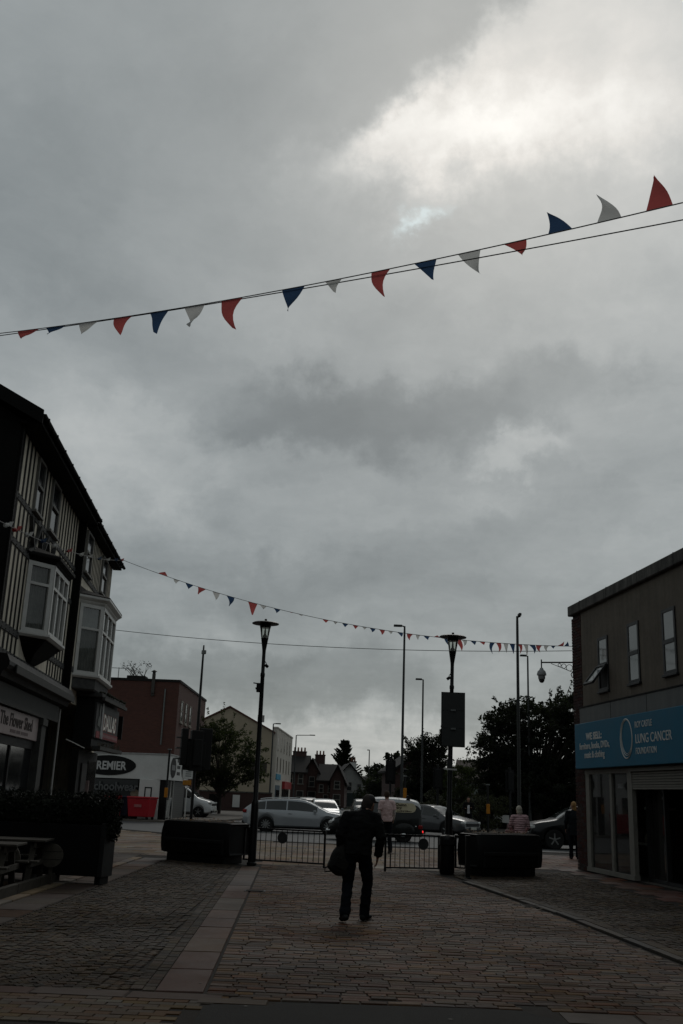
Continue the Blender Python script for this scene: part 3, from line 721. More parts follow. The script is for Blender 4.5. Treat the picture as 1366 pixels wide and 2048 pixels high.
# ================================================================== charity shop building on the right (x towards the camera, y inwards)
RB = thing('charity_shop_building', 'two storey grey rendered building with blue shop sign and concrete coping', 'building', (6.45, 27.28, 0), -83.54)
M_render = mat('grey_brown_render', (.145, .125, .102), .9, var=.25, streak=.10, scale=1.2, bump=.25, bscale=40)
M_conc = mat('weathered_concrete', (.14, .135, .125), .9, streak=.5, var=.4, scale=3, bump=.35)
M_panel = mat('grey_cladding_panel', (.105, .11, .108), .6, streak=.1, var=.15, scale=1.5)
M_dkframe = mat('dark_grey_frame', (.022, .023, .024), .5)
M_frame = mat('beige_shopfront_frame', (.20, .19, .165), .6, var=.2)
w_ = MB()
w_.box(.8, 18, 0, 9, 3.55, 6.58); w_.box(7.3, 18, 0, 9, 0, 3.55); w_.box(.8, 7.3, 5.0, 9, 0, 3.55); w_.box(.1, .8, .9, 9, 0, 6.58)
w_.build('wall', M_render, RB)
MB().box(.8, 7.3, 0.0, 5, 2.46, 3.549).build('lintel', M_render, RB)
# brick pier at the far corner, brick by brick
pier = MB().box(.14, .78, .02, .9, 0, 6.58).build('pier', mat('mortar', (.05, .045, .04), .95), RB)
bk = MB().cbox(-.5, .5, -.05, .05, -.5, .5, .006).mesh('brick'); bk.materials.append(M_brick)
for c in range(84):
    z = .04 + c * .0775; e = (.1, .32, .545, .80) if c % 2 == 0 else (.1, .21, .43, .66, .80)
    for a, b in zip(e[:-1], e[1:]): put('brick', bk, None, pier, loc=((a + b) / 2, .04 + random.uniform(-.002, .002), z + .0), scl=(b - a - .01, 1, .066))
    e2 = (.09, .31, .53, .75, .9) if c % 2 else (.09, .2, .42, .64, .86)
    for a, b in zip(e2[:-1], e2[1:]): put('brick', bk, None, pier, loc=(.14, (a + b) / 2, z), rot=(0, 0, R(90)), scl=(b - a - .01, 1, .066))
MB().cbox(.08, 18, -.11, .35, 6.58, 6.86, .02).build('coping', M_conc, RB)
MB().box(.0, .5, .36, .9, 6.7, 6.98).build('chimney_block', M_slate, RB)
cj = MB()
for k in range(9): cj.box(1.0 + 1.9 * k, 1.012 + 1.9 * k, -.113, .352, 6.585, 6.863)
cj.build('coping_joint', M_slate, RB)['kind'] = 'stuff'
def casement(x0, x1, z0, z1, zm, opened=False, y=-.0):
    f = .07; o = MB()
    MB_ = MB().box(x0 + .001, x1 - .001, -.002, .0, z0 + .001, z1 - .001)
    o.box(x0, x0 + f, y - .03, y + .03, z0, z1); o.box(x1 - f, x1, y - .03, y + .03, z0, z1); o.box(x0 + f, x1 - f, y - .03, y + .03, z1 - f, z1); o.box(x0 + f, x1 - f, y - .03, y + .03, z0, z0 + f); o.box(x0 + f, x1 - f, y - .035, y + .03, zm - .045, zm + .045)
    wd = o.build('window', M_dkframe, RB)
    MB().box(x0 + f, x1 - f, -.014, -.006, zm + .045, z1 - f).build('pane', SP, wd)
    if not opened: MB().box(x0 + f, x1 - f, -.014, -.006, z0 + f, zm - .045).build('pane', SP, wd)
    else:
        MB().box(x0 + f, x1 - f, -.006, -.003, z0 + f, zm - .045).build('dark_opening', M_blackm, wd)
        h = zm - .03 - z0; o = MB(); a = R(38)
        def T(x, t, k=0): return (x, -.03 - math.sin(a) * t - math.cos(a) * k, zm - .03 - math.cos(a) * t + math.sin(a) * k)
        for xa, xb, ta, tb in ((x0, x0 + .06, 0, h), (x1 - .06, x1, 0, h), (x0, x1, 0, .06), (x0, x1, h - .06, h)):
            o.add([T(xa, ta), T(xb, ta), T(xb, tb), T(xa, tb), T(xa, ta, .05), T(xb, ta, .05), T(xb, tb, .05), T(xa, tb, .05)], [(3, 2, 1, 0), (4, 5, 6, 7), (0, 1, 5, 4), (1, 2, 6, 5), (2, 3, 7, 6), (3, 0, 4, 7)])
        op = o.build('open_casement', M_dkframe, wd)
        MB().quad(T(x0 + .06, .06, .025), T(x1 - .06, .06, .025), T(x1 - .06, h - .06, .025), T(x0 + .06, h - .06, .025)).build('casement_pane', SP, wd)
    MB().cbox(x0 - .04, x1 + .04, -.07, -.002, z0 - .06, z0 - .002, .01).build('sill', M_dkframe, wd)
    st = MB().box(x0 + .01, x0 + .05, -.004, -.001, 4.06, z0 - .062).box(x1 - .05, x1 - .01, -.004, -.001, 4.06, z0 - .062); st.build('render_patch', mat('pale_render_patch', (.18, .155, .13), .9), wd)
SP = glass_mat('clear_sky_glass', (.10, .105, .10), .03, .9)
casement(2.0, 2.66, 4.36, 5.70, 5.0, True)
for k in range(5): casement(3.9 + 1.9 * k, 4.55 + 1.9 * k, 4.36, 5.76, 5.05)
MB().box(.66, 18, -.05, -.001, 3.5, 4.04).build('panel_band', M_panel, RB)
pj = MB()
for k in range(8): pj.box(2.78 + 2.1 * k, 2.80 + 2.1 * k, -.053, -.049, 3.5, 4.04)
pj.build('panel_joint', M_blackm, RB)['kind'] = 'stuff'
MB().box(.6, 18, -.07, -.003, 4.045, 4.075).build('flashing', M_slate, RB)
sgn = MB().cbox(.66, 9.2, -.20, -.055, 2.49, 3.62, .012).build('shop_sign', mat('blue_sign_board', (.004, .11, .19), .6, var=.12, scale=1.2), RB)
lw = mat('white_sign_lettering', (.55, .55, .53), .6, var=.1)
lettering('WE SELL:', .235, lw, sgn, (2.02, -.204, 3.19), FR, sx=1.12, align='CENTER', bold=.008)
lettering('furniture, books, DVDs,', .225, lw, sgn, (2.02, -.204, 2.965), FR, sx=.92, align='CENTER', bold=.003)
lettering('music & clothing', .225, lw, sgn, (2.02, -.204, 2.745), FR, sx=.90, align='CENTER', bold=.003)
lettering('ROY CASTLE', .20, lw, sgn, (4.55, -.204, 3.31), FR, sx=.80)
lettering('LUNG CANCER', .29, lw, sgn, (4.55, -.204, 2.97), FR, sx=.92)
lettering('FOUNDATION', .20, lw, sgn, (4.55, -.204, 2.735), FR, sx=.83)
em = MB()
for (rx, rz, ox, r) in ((.34, .44, 0, .014), (.31, .40, .015, .010), (.29, .375, .03, .006)):
    em.tube([(4.05 + ox + rx * math.sin(t * math.pi / 20), -.206, 3.10 + (rz - .44) * -.6 + rz * math.cos(t * math.pi / 20)) for t in range(41)], r, 5)
em.build('ring_emblem', lw, sgn)
# shopfront below
sf = MB()
for a, b in ((.80, 1.06), (2.42, 2.55), (3.50, 3.76)): sf.box(a, b, .0, .10, .12, 2.40)
sf.box(.80, 3.76, -.01, .1, 2.36, 2.459); sf.box(.80, 3.76, -.02, .12, .02, .12)
shf = sf.build('shopfront_frame', M_frame, RB)
CG2 = clear_glass('shop_glass', (.80, .86, .85), .10)
for a, b in ((1.06, 2.42), (2.55, 3.50)): MB().box(a, b, .05, .056, .12, 2.36).build('pane', CG2, shf)
MB().box(6.55, 7.299, -.01, .3, 0, 2.459).build('pillar', M_render, RB)
sh = MB()
hous = MB().box(3.78, 6.54, -.06, .25, 2.38, 2.458).build('shutter_housing', M_frame, RB)
sl = MB().prism([(0, -.03), (-.02, -.02), (-.022, .015), (0, .026), (.01, .026), (.01, -.03)], 3.8, 6.53, 'x').mesh('slat'); sl.materials.append(M_frame)
for k in range(6): put('slat', sl, None, hous, loc=(0, .02, 2.345 - .057 * k))
MB().box(3.8, 6.53, .0, .05, 1.99, 2.03).build('shutter_bar', M_frame, hous)
dfr = MB().box(3.78, 3.84, .3, .4, 0, 2.45).box(4.72, 4.78, .3, .4, 0, 2.45).box(5.7, 5.76, .3, .4, 0, 2.45).box(3.84, 6.54, .3, .4, .0, .09).build('entrance_frame', M_dkframe, RB)
for a, b in ((3.84, 4.72), (5.76, 6.54)): MB().box(a, b, .35, .356, .09, 2.45).build('pane', CG2, dfr)
# inside of the shop
MB().box(.8, 7.3, .12, 5, -.002, .012).build('shop_floor', mat('shop_floor', (.09, .085, .075), .6), RB)
MB().box(.8, 7.3, 4.9, 4.98, .02, 2.45).build('shop_back_wall', mat('shop_wall', (.25, .23, .2), .9), RB)
it = MB().box(1.2, 3.3, .6, 1.0, .75, .80); it.box(1.2, 1.25, .6, 1.0, .02, .75); it.box(3.25, 3.3, .6, 1.0, .02, .75); it.build('display_table', M_frame, RB)
pst = MB().box(2.62, 3.46, .062, .066, 1.85, 2.28).build('poster', mat('pale_poster', (.22, .22, .21), .8), RB)
MB().lathe([(.20, -.001), (.20, .004), (.0, .004)], 24, (2.95, .059, 2.07), 'y').build('poster_roundel', M_blackm, pst)
lettering('SALE', .14, mat('grey_lettering', (.3, .3, .3), .7), pst, (2.95, .053, 2.02), FR, align='CENTER')
for k, (x, z, m) in enumerate(((2.8, .86, (.2, .17, .13)), (2.2, .9, (.12, .1, .1)), (1.6, .92, (.18, .18, .2)))):
    MB().lathe([(.10, 0), (.13, .08), (.09, .2), (.05, .26), (.06, .3)], 14, (x, .8, .80)).build('display_vase', mat('vase_%d' % k, m, .4), RB, smooth=40)
MB().cbox(2.3, 3.45, .9, 1.2, 1.55, 1.62, .01).build('display_shelf', M_white, RB)
rl = MB().tube([(1.0, 2.4, 1.5), (3.2, 2.4, 1.5)], .02, 8); rl.tube([(1.0, 2.4, .02), (1.0, 2.4, 1.5)], .02, 8); rl.tube([(3.2, 2.4, .02), (3.2, 2.4, 1.5)], .02, 8); rl.build('clothes_rail', M_galv, RB)
for k in range(14):
    c_ = random.choice(((.08, .03, .03), (.03, .04, .09), (.2, .18, .15), (.05, .07, .05), (.15, .1, .06)))
    MB().cbox(1.08 + k * .145, 1.14 + k * .145, 2.15, 2.65, .6 + random.uniform(0, .2), 1.46, .02).build('garment', mat('garment_%d' % (k % 5), c_, .9), RB)
MB().cbox(4.4, 5.2, 2.5, 3.1, .02, 1.1, .02).build('till_counter', mat('counter_wood', (.12, .08, .05), .6), RB)
# ================================================================== street furniture
def lamp(name, label, loc, s=1.0, flip=1, rot=0):
    t = thing(name, label, 'street lamp', loc, rot)
    t.scale = (1, 1, s)
    MB().lathe([(.115, 0), (.115, .05), (.092, .07), (.088, 1.36), (.078, 1.42), (.058, 1.46), (.055, 3.2), (.048, 4.35), (.056, 4.37), (.056, 4.43), (.044, 4.46), (.042, 4.92), (.045, 5.0), (.088, 5.29), (.094, 5.30)], 18).build('post', M_black, t, smooth=35)
    lg = MB().lathe([(.088, 5.302), (.128, 5.56)], 18).build('lantern_glass', clear_glass('lantern_glass', (.88, .9, .86), .25), t, smooth=40)
    MB().lathe([(.05, 5.31), (.055, 5.36), (.028, 5.40), (.022, 5.48), (.012, 5.55)], 10).build('lamp_bulb', mat('frosted_bulb', (.3, .3, .28), .4), lg, smooth=40)
    hd = MB().lathe([(.13, 5.562), (.138, 5.60), (.145, 5.635), (.325, 5.655), (.33, 5.67), (.30, 5.69), (.12, 5.72), (.03, 5.735), (.03, 5.78), (.0, 5.79)], 28).build('shade', M_black, t, smooth=35)
    fx = MB().cbox(-.06, .06, -.05, .05, 3.98, 4.2, .01).build('control_box', M_blackm, t)
    fx.location.x = -.07 * flip
    MB().bar((-.05 * flip, 0, 4.18), (-.21 * flip, 0, 4.20), .03, .025).build('bracket_arm', M_blackm, t)
    MB().bar((-.05 * flip, 0, 4.08), (-.15 * flip, .02, 4.07), .05, .045).build('bracket_arm', M_blackm, t)
    fl = MB().cbox(-.045, .045, -.05, .05, -.035, .035, .01).build('floodlight', M_blackm, t); fl.location = (.085 * flip, -.02, 4.62); fl.rotation_euler = (0, R(38) * flip, 0)
    MB().tube([(.03 * flip, 0, 4.75), (.075 * flip, 0, 4.68)], .01, 6).build('floodlight_stem', M_blackm, t)
    return t
lampL = lamp('street_lamp', 'black post street lamp with wide disc shade standing beside the left gate', (-1.75, 24.2, 0), .985, 1)
lampR = lamp('street_lamp', 'black post street lamp carrying a large grey sign back beside the litter bin', (2.74, 24.1, 0), .955, -1); lampR.rotation_euler = (0, R(.9), 0)
MB().box(-.1, .1, .03, .06, 5.0, 5.01)
# back of the road sign on the second lamp
t = thing('road_sign', 'tall grey back of a road sign fixed high on the lamp post', 'sign', (2.83, 24.0, 2.82), 1.5)
M_signback = mat('grey_sign_back', (.034, .037, .036), .65, var=.15, scale=2)
for k in range(3): MB().cbox(-.265, .265, -.008, .012, .002 + k * .412, .41 + k * .412, .004).build('panel', M_signback, t)
for z in (.40, .83, 1.2, .05): MB().box(-.26, .26, .013, .035, z - .02, z + .02).build('rail', M_blackm, t)
MB().cbox(-.285, .285, -.002, .008, -.02, 1.255, .003).build('backing_edge', M_blackm, t)
for z in (.4, .83): MB().box(-.06, .06, -.04, -.009, z - .02, z + .02).build('clamp', M_galv, t)
tp = thing('pole_band', 'pale band and bracket clamped round the sign lamp post below the sign', 'clamp', (2.77, 24.1, 2.32))
MB().lathe([(.066, 0), (.066, .2)], 14).build('collar', M_signback, tp, smooth=40); MB().bar((-.14, -.05, -.02), (.16, -.05, -.03), .02, .035).build('bracket_plate', M_white, tp)

def gate(name, label, a, b, n, hinge=0, disc=.48):
    A = Vector((a[0], a[1], 0)); B = Vector((b[0], b[1], 0)); L = (B - A).length; an = math.degrees(math.atan2(B.y - A.y, B.x - A.x))
    t = thing(name, label, 'gate', A, an, 'low black railing gates across the street')
    H = .82
    MB().box(0, L, -.014, .014, H - .035, H).build('top_rail', M_black, t); MB().box(0, L, -.014, .014, .09, .125).build('bottom_rail', M_black, t)
    for x in (0, L): MB().box(x - .02, x + .02, -.02, .02, .02 if (x > 0) != bool(hinge) else .09, H + .003).build('end_post', M_black, t)
    bm_ = MB().lathe([(.009, .12), (.009, H - .03)], 6).mesh('bar'); bm_.materials.append(M_black)
    for k in range(1, n): put('bar', bm_, None, t, loc=(L * k / n, 0, 0))
    MB().lathe([(.0, -.02), (.125, -.02), (.125, -.028), (.0, -.028)], 28, (L * disc, 0, .62), 'y').build('roundel', mat('grey_roundel', (.035, .036, .036), .6), t)
    xl = L - .12 if not hinge else .12
    MB().bar((xl, -.03, .12), (xl, -.03, .40), .012, .012).build('drop_bolt', M_black, t)
    MB().bar((xl - .06, -.03, .40), (xl + .06, -.03, .40), .03, .014).build('bolt_handle', M_black, t)
    return t
gate('railing_gate', 'low black railing gate with round disc fixed to the left lamp post', (-1.96, 24.45), (-.09, 23.82), 15)
gate('railing_gate', 'low black railing gate with round disc closed beside the litter bin', (1.27, 23.46), (2.5, 23.8), 11, 1, .70)
gt = gate('railing_gate', 'short black railing between the sign lamp post and planter', (2.95, 24.35), (3.45, 24.1), 5, 0, .5)
t = thing('bollard', 'slim black square bollard in front of the right planter', 'bollard', (3.0, 22.62, 0), 6)
MB().cbox(-.045, .045, -.045, .045, 0, .84, .008).build('shaft', M_black, t); MB().cbox(-.055, .055, -.055, .055, .842, .88, .012).build('cap', M_black, t); MB().cbox(-.07, .07, -.07, .07, 0, .03, .008).build('base_plate', M_black, t)
t = thing('litter_bin', 'black rounded litter bin at the foot of the sign lamp post', 'bin', (2.68, 23.75, 0), 8)
MB().lathe([(.15, 0), (.17, .03), (.17, .6), (.185, .62), (.185, .76), (.16, .82), (.0, .85)], 20).build('body', M_black, t, smooth=35)
MB().box(-.11, .11, -.19, -.15, .64, .74).build('opening', M_blackm, t)
def planter(name, label, loc, rot, L=1.85):
    t = thing(name, label, 'planter', loc, rot, 'black planters either side of the gates')
    prof = [(-.40, .18), (-.44, .34), (-.45, .52), (-.44, .66), (-.36, .90), (.36, .90), (.44, .66), (.45, .45), (.40, .18)]
    n = len(prof); mb = MB(); st = [(-L / 2 - .06, .80), (-L / 2 - .10, .9), (-L / 2 + .03, 1), (L / 2 - .03, 1), (L / 2 + .10, .9), (L / 2 + .06, .80)]
    vs = []
    for x, k in st: vs += [(x, y * k, .52 + (z - .52) * (1 if k == 1 else k + .05)) for y, z in prof]
    fs = [(i * n + j, i * n + (j + 1) % n, (i + 1) * n + (j + 1) % n, (i + 1) * n + j) for i in range(len(st) - 1) for j in range(n)] + [tuple(range(n)), tuple(range((len(st) - 1) * n, len(st) * n))]
    mb.add(vs, fs).build('body', M_planter, t, smooth=25, bevel=.012)
    MB().cbox(-L / 2 + .08, L / 2 - .08, -.36, .36, 0, .2, .01).build('plinth', M_planter, t)
    MB().cbox(-L / 2 + .02, L / 2 - .02, -.475, -.44, .44, .52, .012).build('front_ledge', M_planterl, t)
    MB().cbox(-L / 2, L / 2, -.30, .30, .895, .912, .004).build('soil', mat('dark_soil', (.03, .022, .015), .95, bump=.6), t)
    for x in (-L / 2 + .05, L / 2 - .05): MB().box(x - .03, x + .03, -.465, -.44, .2, .64).build('end_strap', M_planterl, t)
    pl = MB(); rr = random.Random(name + str(loc))
    for k in range(150):
        x, y = rr.uniform(-L / 2 + .05, L / 2 - .05), rr.uniform(-.28, .28); a = rr.uniform(0, 6.3); s_ = rr.uniform(.015, .04); h = rr.uniform(.0, .05)
        p = Vector((x, y, .915 + h)); u = Vector((math.cos(a), math.sin(a), rr.uniform(-.4, .6))) * s_; v = Vector((-math.sin(a), math.cos(a), rr.uniform(-.3, .3))) * s_ * .6
        pl.quad(p - u, p + v, p + u, p - v)
    o = pl.build('dead_leaves', mat('orange_brown_leaves', (.20, .09, .02), .8, c2=(.06, .04, .015)), t); o['kind'] = 'stuff'
    return t
M_planter = mat('planter_black', (.0045, .0047, .0047), .6, var=.35, scale=5, spec=.25)
M_planterl = mat('planter_lighter_trim', (.014, .0145, .0145), .55, var=.3, scale=8)  # ledge, straps and corner trim, lighter than the planter body
planter('planter', 'long black planter with a bulging front left of the gates', (-2.92, 24.78, 0), -32)
planter('planter', 'long black planter with a bulging front by the charity shop corner', (3.92, 23.98, 0), 27, 1.6)

# hedge planter and picnic tables outside the timbered building
def leaf_cloud(mb, pts, n, size, rr, flat=.0):
    """scatter n small leaf quads round the given (centre, radius) clumps"""
    for _ in range(n):
        c, r = pts[rr.randrange(len(pts))]
        while True:
            d = Vector((rr.uniform(-1, 1), rr.uniform(-1, 1), rr.uniform(-1, 1)))
            if d.length < 1: break
        if isinstance(r, tuple): p = Vector(c) + Vector((d.x * r[0], d.y * r[1], d.z * r[2]))
        else: p = Vector(c) + d * r
        a = Vector((rr.gauss(0, 1), rr.gauss(0, 1), rr.gauss(0, 1) * (1 - flat))).normalized(); b = a.cross(Vector((rr.gauss(0, 1), rr.gauss(0, 1), rr.gauss(0, 1)))).normalized()
        s_ = size * rr.uniform(.6, 1.3)
        mb.add([p - a * s_, p - b * s_ * .45, p + a * s_, p + b * s_ * .45], [(0, 1, 2, 3)])
M_leafdk = mat('dark_evergreen_leaves', (.010, .013, .0065), .75, var=.4, scale=4, rnd=.3, island=True)
M_wood = mat('weathered_bench_timber', (.06, .053, .043), .85, var=.35, scale=6, bump=.3)
t = thing('hedge_planter', 'tall black planter screen topped with dark evergreen hedge beside the picnic tables', 'planter', (-3.86, 17.97, 0), 172)
MB().cbox(0, 2.7, -.5, -.0, .13, .96, .012).build('box', mat('black_planter_panel', (.0035, .0035, .0037), .7, spec=.15), t)
MB().cbox(-.03, .05, -.52, .02, .12, 1.0, .01).build('corner_trim', M_planterl, t)
for x in (.06, 1.35, 2.6): MB().box(x - .05, x + .05, -.45, -.05, 0, .13).build('foot', M_blackm, t)
hd = MB(); rr = random.Random(4); cl = []
for k in range(60): cl.append(((.02 + 2.7 * k / 60, rr.uniform(-.45, -.05), 1.22 + .05 * math.sin(k * .7) + rr.uniform(-.04, .04)), (.16, .17, .27)))
for k in range(10): cl.append(((-.05 + rr.uniform(-.06, .04), rr.uniform(-.45, -.05), rr.uniform(.85, 1.4)), (.10, .14, .18)))
hd.cbox(.05, 2.7, -.42, -.08, .96, 1.36, .06); leaf_cloud(hd, cl, 15000, .032, rr)
o = hd.build('hedge', M_leafdk, t, fix=False)
gs = MB()
for k in range(260):
    x = rr.uniform(-.1, 2.7); p = Vector((x, rr.uniform(-.5, 0), 1.45)); q_ = p + Vector((rr.uniform(-.1, .1), rr.uniform(-.08, .08), rr.uniform(.03, .13))); gs.add([p - Vector((.006, 0, 0)), p + Vector((.006, 0, 0)), q_], [(0, 1, 2)])
o = gs.build('hedge_sprigs', M_leafdk, t, fix=False); o['kind'] = 'stuff'
def picnic(label, loc, rot):
    t = thing('picnic_table', label, 'picnic table', loc, rot, 'picnic tables outside the flower shop')
    for k in range(5): MB().cbox(-.7, .7, -.36 + .146 * k, -.36 + .14 + .146 * k, .71, .745, .006).build('table_plank', M_wood, t)
    for sgn in (-1, 1):
        for k in range(2): MB().cbox(-.7, .7, sgn * .68 - .07 + .10 * k - .05, sgn * .68 + .02 + .10 * k - .05, .42, .455, .006).build('seat_plank', M_wood, t)
    for x in (-.5, .5):
        for sgn in (-1, 1): MB().bar((x, sgn * .22, .70), (x, sgn * .56, .0), .045, .09, up=(1, 0, 0)).build('leg', M_wood, t)
        MB().box(x + .024, x + .066, -.76, .76, .34, .42).build('seat_bearer', M_wood, t); MB().box(x + .024, x + .066, -.34, .34, .62, .708).build('table_bearer', M_wood, t)
    MB().cbox(-.48, .48, -.02, .02, .36, .40, .004).build('stretcher', M_wood, t)
    return t
picnic('weathered picnic table nearest the camera in front of the hedge planter', (-5.3, 15.75, 0), 4)
picnic('weathered picnic table close against the black hedge planter', (-5.28, 17.22, 0), 4)
for k, (x, y, r) in enumerate(((-4.62, 17.62, .19), (-5.05, 16.45, .25), (-5.35, 14.95, .26))):
    t = thing('round_board', ('pale round plank board standing near the hedge planter end', 'pale round plank board standing between the two picnic tables', 'pale round plank board standing at the near picnic table')[k], 'board', (x, y, .47), 5)
    for j in range(3):
        za, zb = -r + 2 * r * j / 3 + .004, -r + 2 * r * (j + 1) / 3 - .004; P_ = []
        for i in range(9): z = za + (zb - za) * i / 8; P_.append((math.sqrt(max(r * r - z * z, 0)), z))
        poly = P_ + [(-a, b) for a, b in reversed(P_)]
        MB().prism(poly, -.02, .02, 'y').build('plank', mat('pale_round_timber', (.085, .076, .062), .85, var=.3, scale=7), t)
    MB().box(-.03, .03, .021, .06, -.47, r * .8).build('prop', M_wood, t)
t = thing('timber_edging', 'low timber edging running along the picnic table area', 'edging', (-4.68, 13.6, 0), 90)
for k in range(4): MB().cbox(k * 1.2, k * 1.2 + 1.19, -.04, .04, .0, .16, .01).build('sleeper', M_wood, t)

# ================================================================== bunting
def cloth(name, c):
    m = mat(name, c, .8, var=.12, scale=14); b = m.node_tree.nodes['Principled BSDF']; q = NG(m.node_tree)
    out = [n for n in m.node_tree.nodes if n.type == 'OUTPUT_MATERIAL'][0]
    tl = q.n('ShaderNodeBsdfTranslucent'); tl.inputs[0].default_value = tuple(x * .95 for x in c) + (1,)
    mx = q.n('ShaderNodeMixShader'); mx.inputs[0].default_value = .62
    q.lk(b.outputs[0], mx.inputs[1]); q.lk(tl.outputs[0], mx.inputs[2]); q.lk(mx.outputs[0], out.inputs[0]); return m
FC = {'r': cloth('red_bunting_cloth', (.42, .09, .085)), 'b': cloth('blue_bunting_cloth', (.035, .07, .14)), 'w': cloth('white_bunting_cloth', (.56, .56, .54))}
M_tape = mat('bunting_tape', (.16, .16, .16), .8)
def bunting(name, label, A, B, sag, flags, ext=None, r=.006, seed=1):
    A = Vector(A); B = Vector(B); rr = random.Random(seed)
    t = thing(name, label, 'bunting', A)
    def S(u): return A + (B - A) * u - Vector((0, 0, sag * 4 * u * (1 - u)))
    pts = [S(k / 40) for k in range(41)]
    if ext: pts = [Vector(ext)] + pts
    MB().tube([p - A for p in pts], r, 5).build('cord', M_tape, t)
    for ta, tb, tip, c in flags:
        a, b, tip = S(ta), S(tb), Vector(tip); N = 7; vs = []; fs = []
        h = ((a + b) / 2 - tip).length; ph = rr.uniform(0, 6); amp = h * rr.uniform(.12, .26); nrm = (b - a).cross(tip - a).normalized()
        cu = (b - a).normalized() * h * rr.uniform(-.16, .16)
        for i in range(N + 1):
            v = i / N; l = a.lerp(tip, v); q_ = b.lerp(tip, v); wdt = max(1 - v, .04)
            for j in range(4):
                u = j / 3; p = l.lerp(q_, u) if v < 1 else tip + (b - a).normalized() * (u - .5) * h * .03
                p = p + nrm * amp * math.sin(ph + v * 3.4 + u * 1.3) * v + cu * math.sin(v * math.pi)
                vs.append(p - A)
        for i in range(N):
            for j in range(3): fs.append((i * 4 + j, i * 4 + j + 1, i * 4 + 5 + j, i * 4 + 4 + j))
        MB().add(vs, fs).build('flag', FC[c], t, smooth=True)
    return t
FLAGS1 = [(0.0403, 0.0877, (-4.19, 11.71, 7.09), 'r'), (0.1003, 0.1416, (-3.76, 11.46, 7.03), 'b'), (0.1678, 0.2089, (-3.28, 11.15, 6.94), 'w'), (0.2357, 0.2711, (-2.74, 10.86, 6.81), 'r'), (0.3019, 0.3356, (-2.25, 10.57, 6.7), 'b'), (0.3624, 0.3969, (-1.8, 10.29, 6.65), 'w'), (0.424, 0.4585, (-1.27, 10.01, 6.52), 'r'), (0.5186, 0.5526, (-0.63, 9.59, 6.52), 'b'), (0.5814, 0.6054, (-0.16, 9.33, 6.64), 'w'), (0.6458, 0.6711, (0.33, 9.04, 6.47), 'r'), (0.7016, 0.73, (0.81, 8.78, 6.52), 'b'), (0.7565, 0.7836, (1.25, 8.53, 6.46), 'w'), (0.8105, 0.8368, (1.6, 8.29, 6.54), 'r'), (0.8609, 0.8876, (1.8, 8.07, 6.86), 'b'), (0.9136, 0.939, (2.19, 7.83, 6.9), 'w'), (0.9638, 0.9904, (2.62, 7.6, 7.0), 'r')]
FLAGS2 = [(0.0902, 0.1158, (-5.51, 30.88, 8.21), 'r'), (0.1297, 0.1461, (-5.11, 30.74, 7.81), 'w'), (0.1599, 0.1799, (-4.67, 30.61, 7.61), 'b'), (0.1911, 0.2108, (-4.34, 30.49, 7.44), 'r'), (0.2267, 0.245, (-3.78, 30.34, 7.25), 'w'), (0.2608, 0.28, (-3.32, 30.2, 7.05), 'b'), (0.3122, 0.3347, (-2.61, 29.99, 6.79), 'r'), (0.3394, 0.3558, (-2.25, 29.89, 6.94), 'w'), (0.3721, 0.3883, (-1.84, 29.76, 6.83), 'b'), (0.4033, 0.4193, (-1.34, 29.63, 6.83), 'r'), (0.4285, 0.4421, (-1.09, 29.54, 6.73), 'w'), (0.45, 0.4658, (-0.74, 29.45, 6.69), 'b'), (0.4838, 0.4983, (-0.33, 29.31, 6.51), 'r'), (0.5072, 0.5183, (-0.05, 29.22, 6.46), 'w'), (0.5271, 0.5414, (0.23, 29.14, 6.38), 'b'), (0.5502, 0.5633, (0.54, 29.05, 6.32), 'r'), (0.5709, 0.5818, (0.8, 28.97, 6.3), 'w'), (0.5872, 0.6001, (1.02, 28.9, 6.21), 'b'), (0.6077, 0.6205, (1.31, 28.81, 6.14), 'r'), (0.6269, 0.6376, (1.57, 28.74, 6.16), 'w'), (0.6461, 0.6588, (1.87, 28.66, 6.08), 'b'), (0.6672, 0.6799, (2.1, 28.57, 5.98), 'r'), (0.6862, 0.6956, (2.34, 28.5, 5.98), 'w'), (0.7018, 0.7154, (2.62, 28.43, 5.98), 'b'), (0.7226, 0.7361, (2.87, 28.35, 6.12), 'r'), (0.7443, 0.7597, (3.25, 28.25, 5.77), 'b'), (0.7638, 0.7791, (3.55, 28.18, 5.67), 'r'), (0.7811, 0.7913, (3.61, 28.12, 5.79), 'w'), (0.7974, 0.8105, (3.91, 28.04, 5.83), 'b'), (0.8156, 0.8286, (4.16, 27.97, 5.83), 'r'), (0.8376, 0.8476, (4.38, 27.89, 5.59), 'b'), (0.8496, 0.8596, (4.54, 27.84, 5.6), 'r'), (0.8645, 0.8744, (4.76, 27.78, 5.6), 'w'), (0.8764, 0.8873, (4.94, 27.73, 5.59), 'b'), (0.8932, 0.9011, (5.11, 27.67, 5.59), 'r'), (0.904, 0.9128, (5.29, 27.62, 5.52), 'w'), (0.9148, 0.9265, (5.5, 27.57, 5.59), 'b'), (0.9284, 0.9401, (5.64, 27.52, 5.62), 'r'), (0.944, 0.9537, (5.82, 27.46, 5.64), 'w'), (0.9575, 0.9672, (5.99, 27.4, 5.72), 'b'), (0.9691, 0.9806, (6.28, 27.35, 5.91), 'r'), (0.9825, 0.9921, (6.36, 27.3, 5.92), 'b')]
bunting('bunting', 'red white and blue bunting strung high across the street nearest the camera', (-4.58, 12, 7.29), (2.84, 7.5, 6.64), .13, FLAGS1, ext=(-7.2, 13.6, 7.62), r=.006, seed=2)
bunting('bunting', 'red white and blue bunting sagging from timbered building to charity shop', (-6.95, 31.3, 8.62), (6.50, 27.25, 5.78), .62, FLAGS2, r=.008, seed=3)
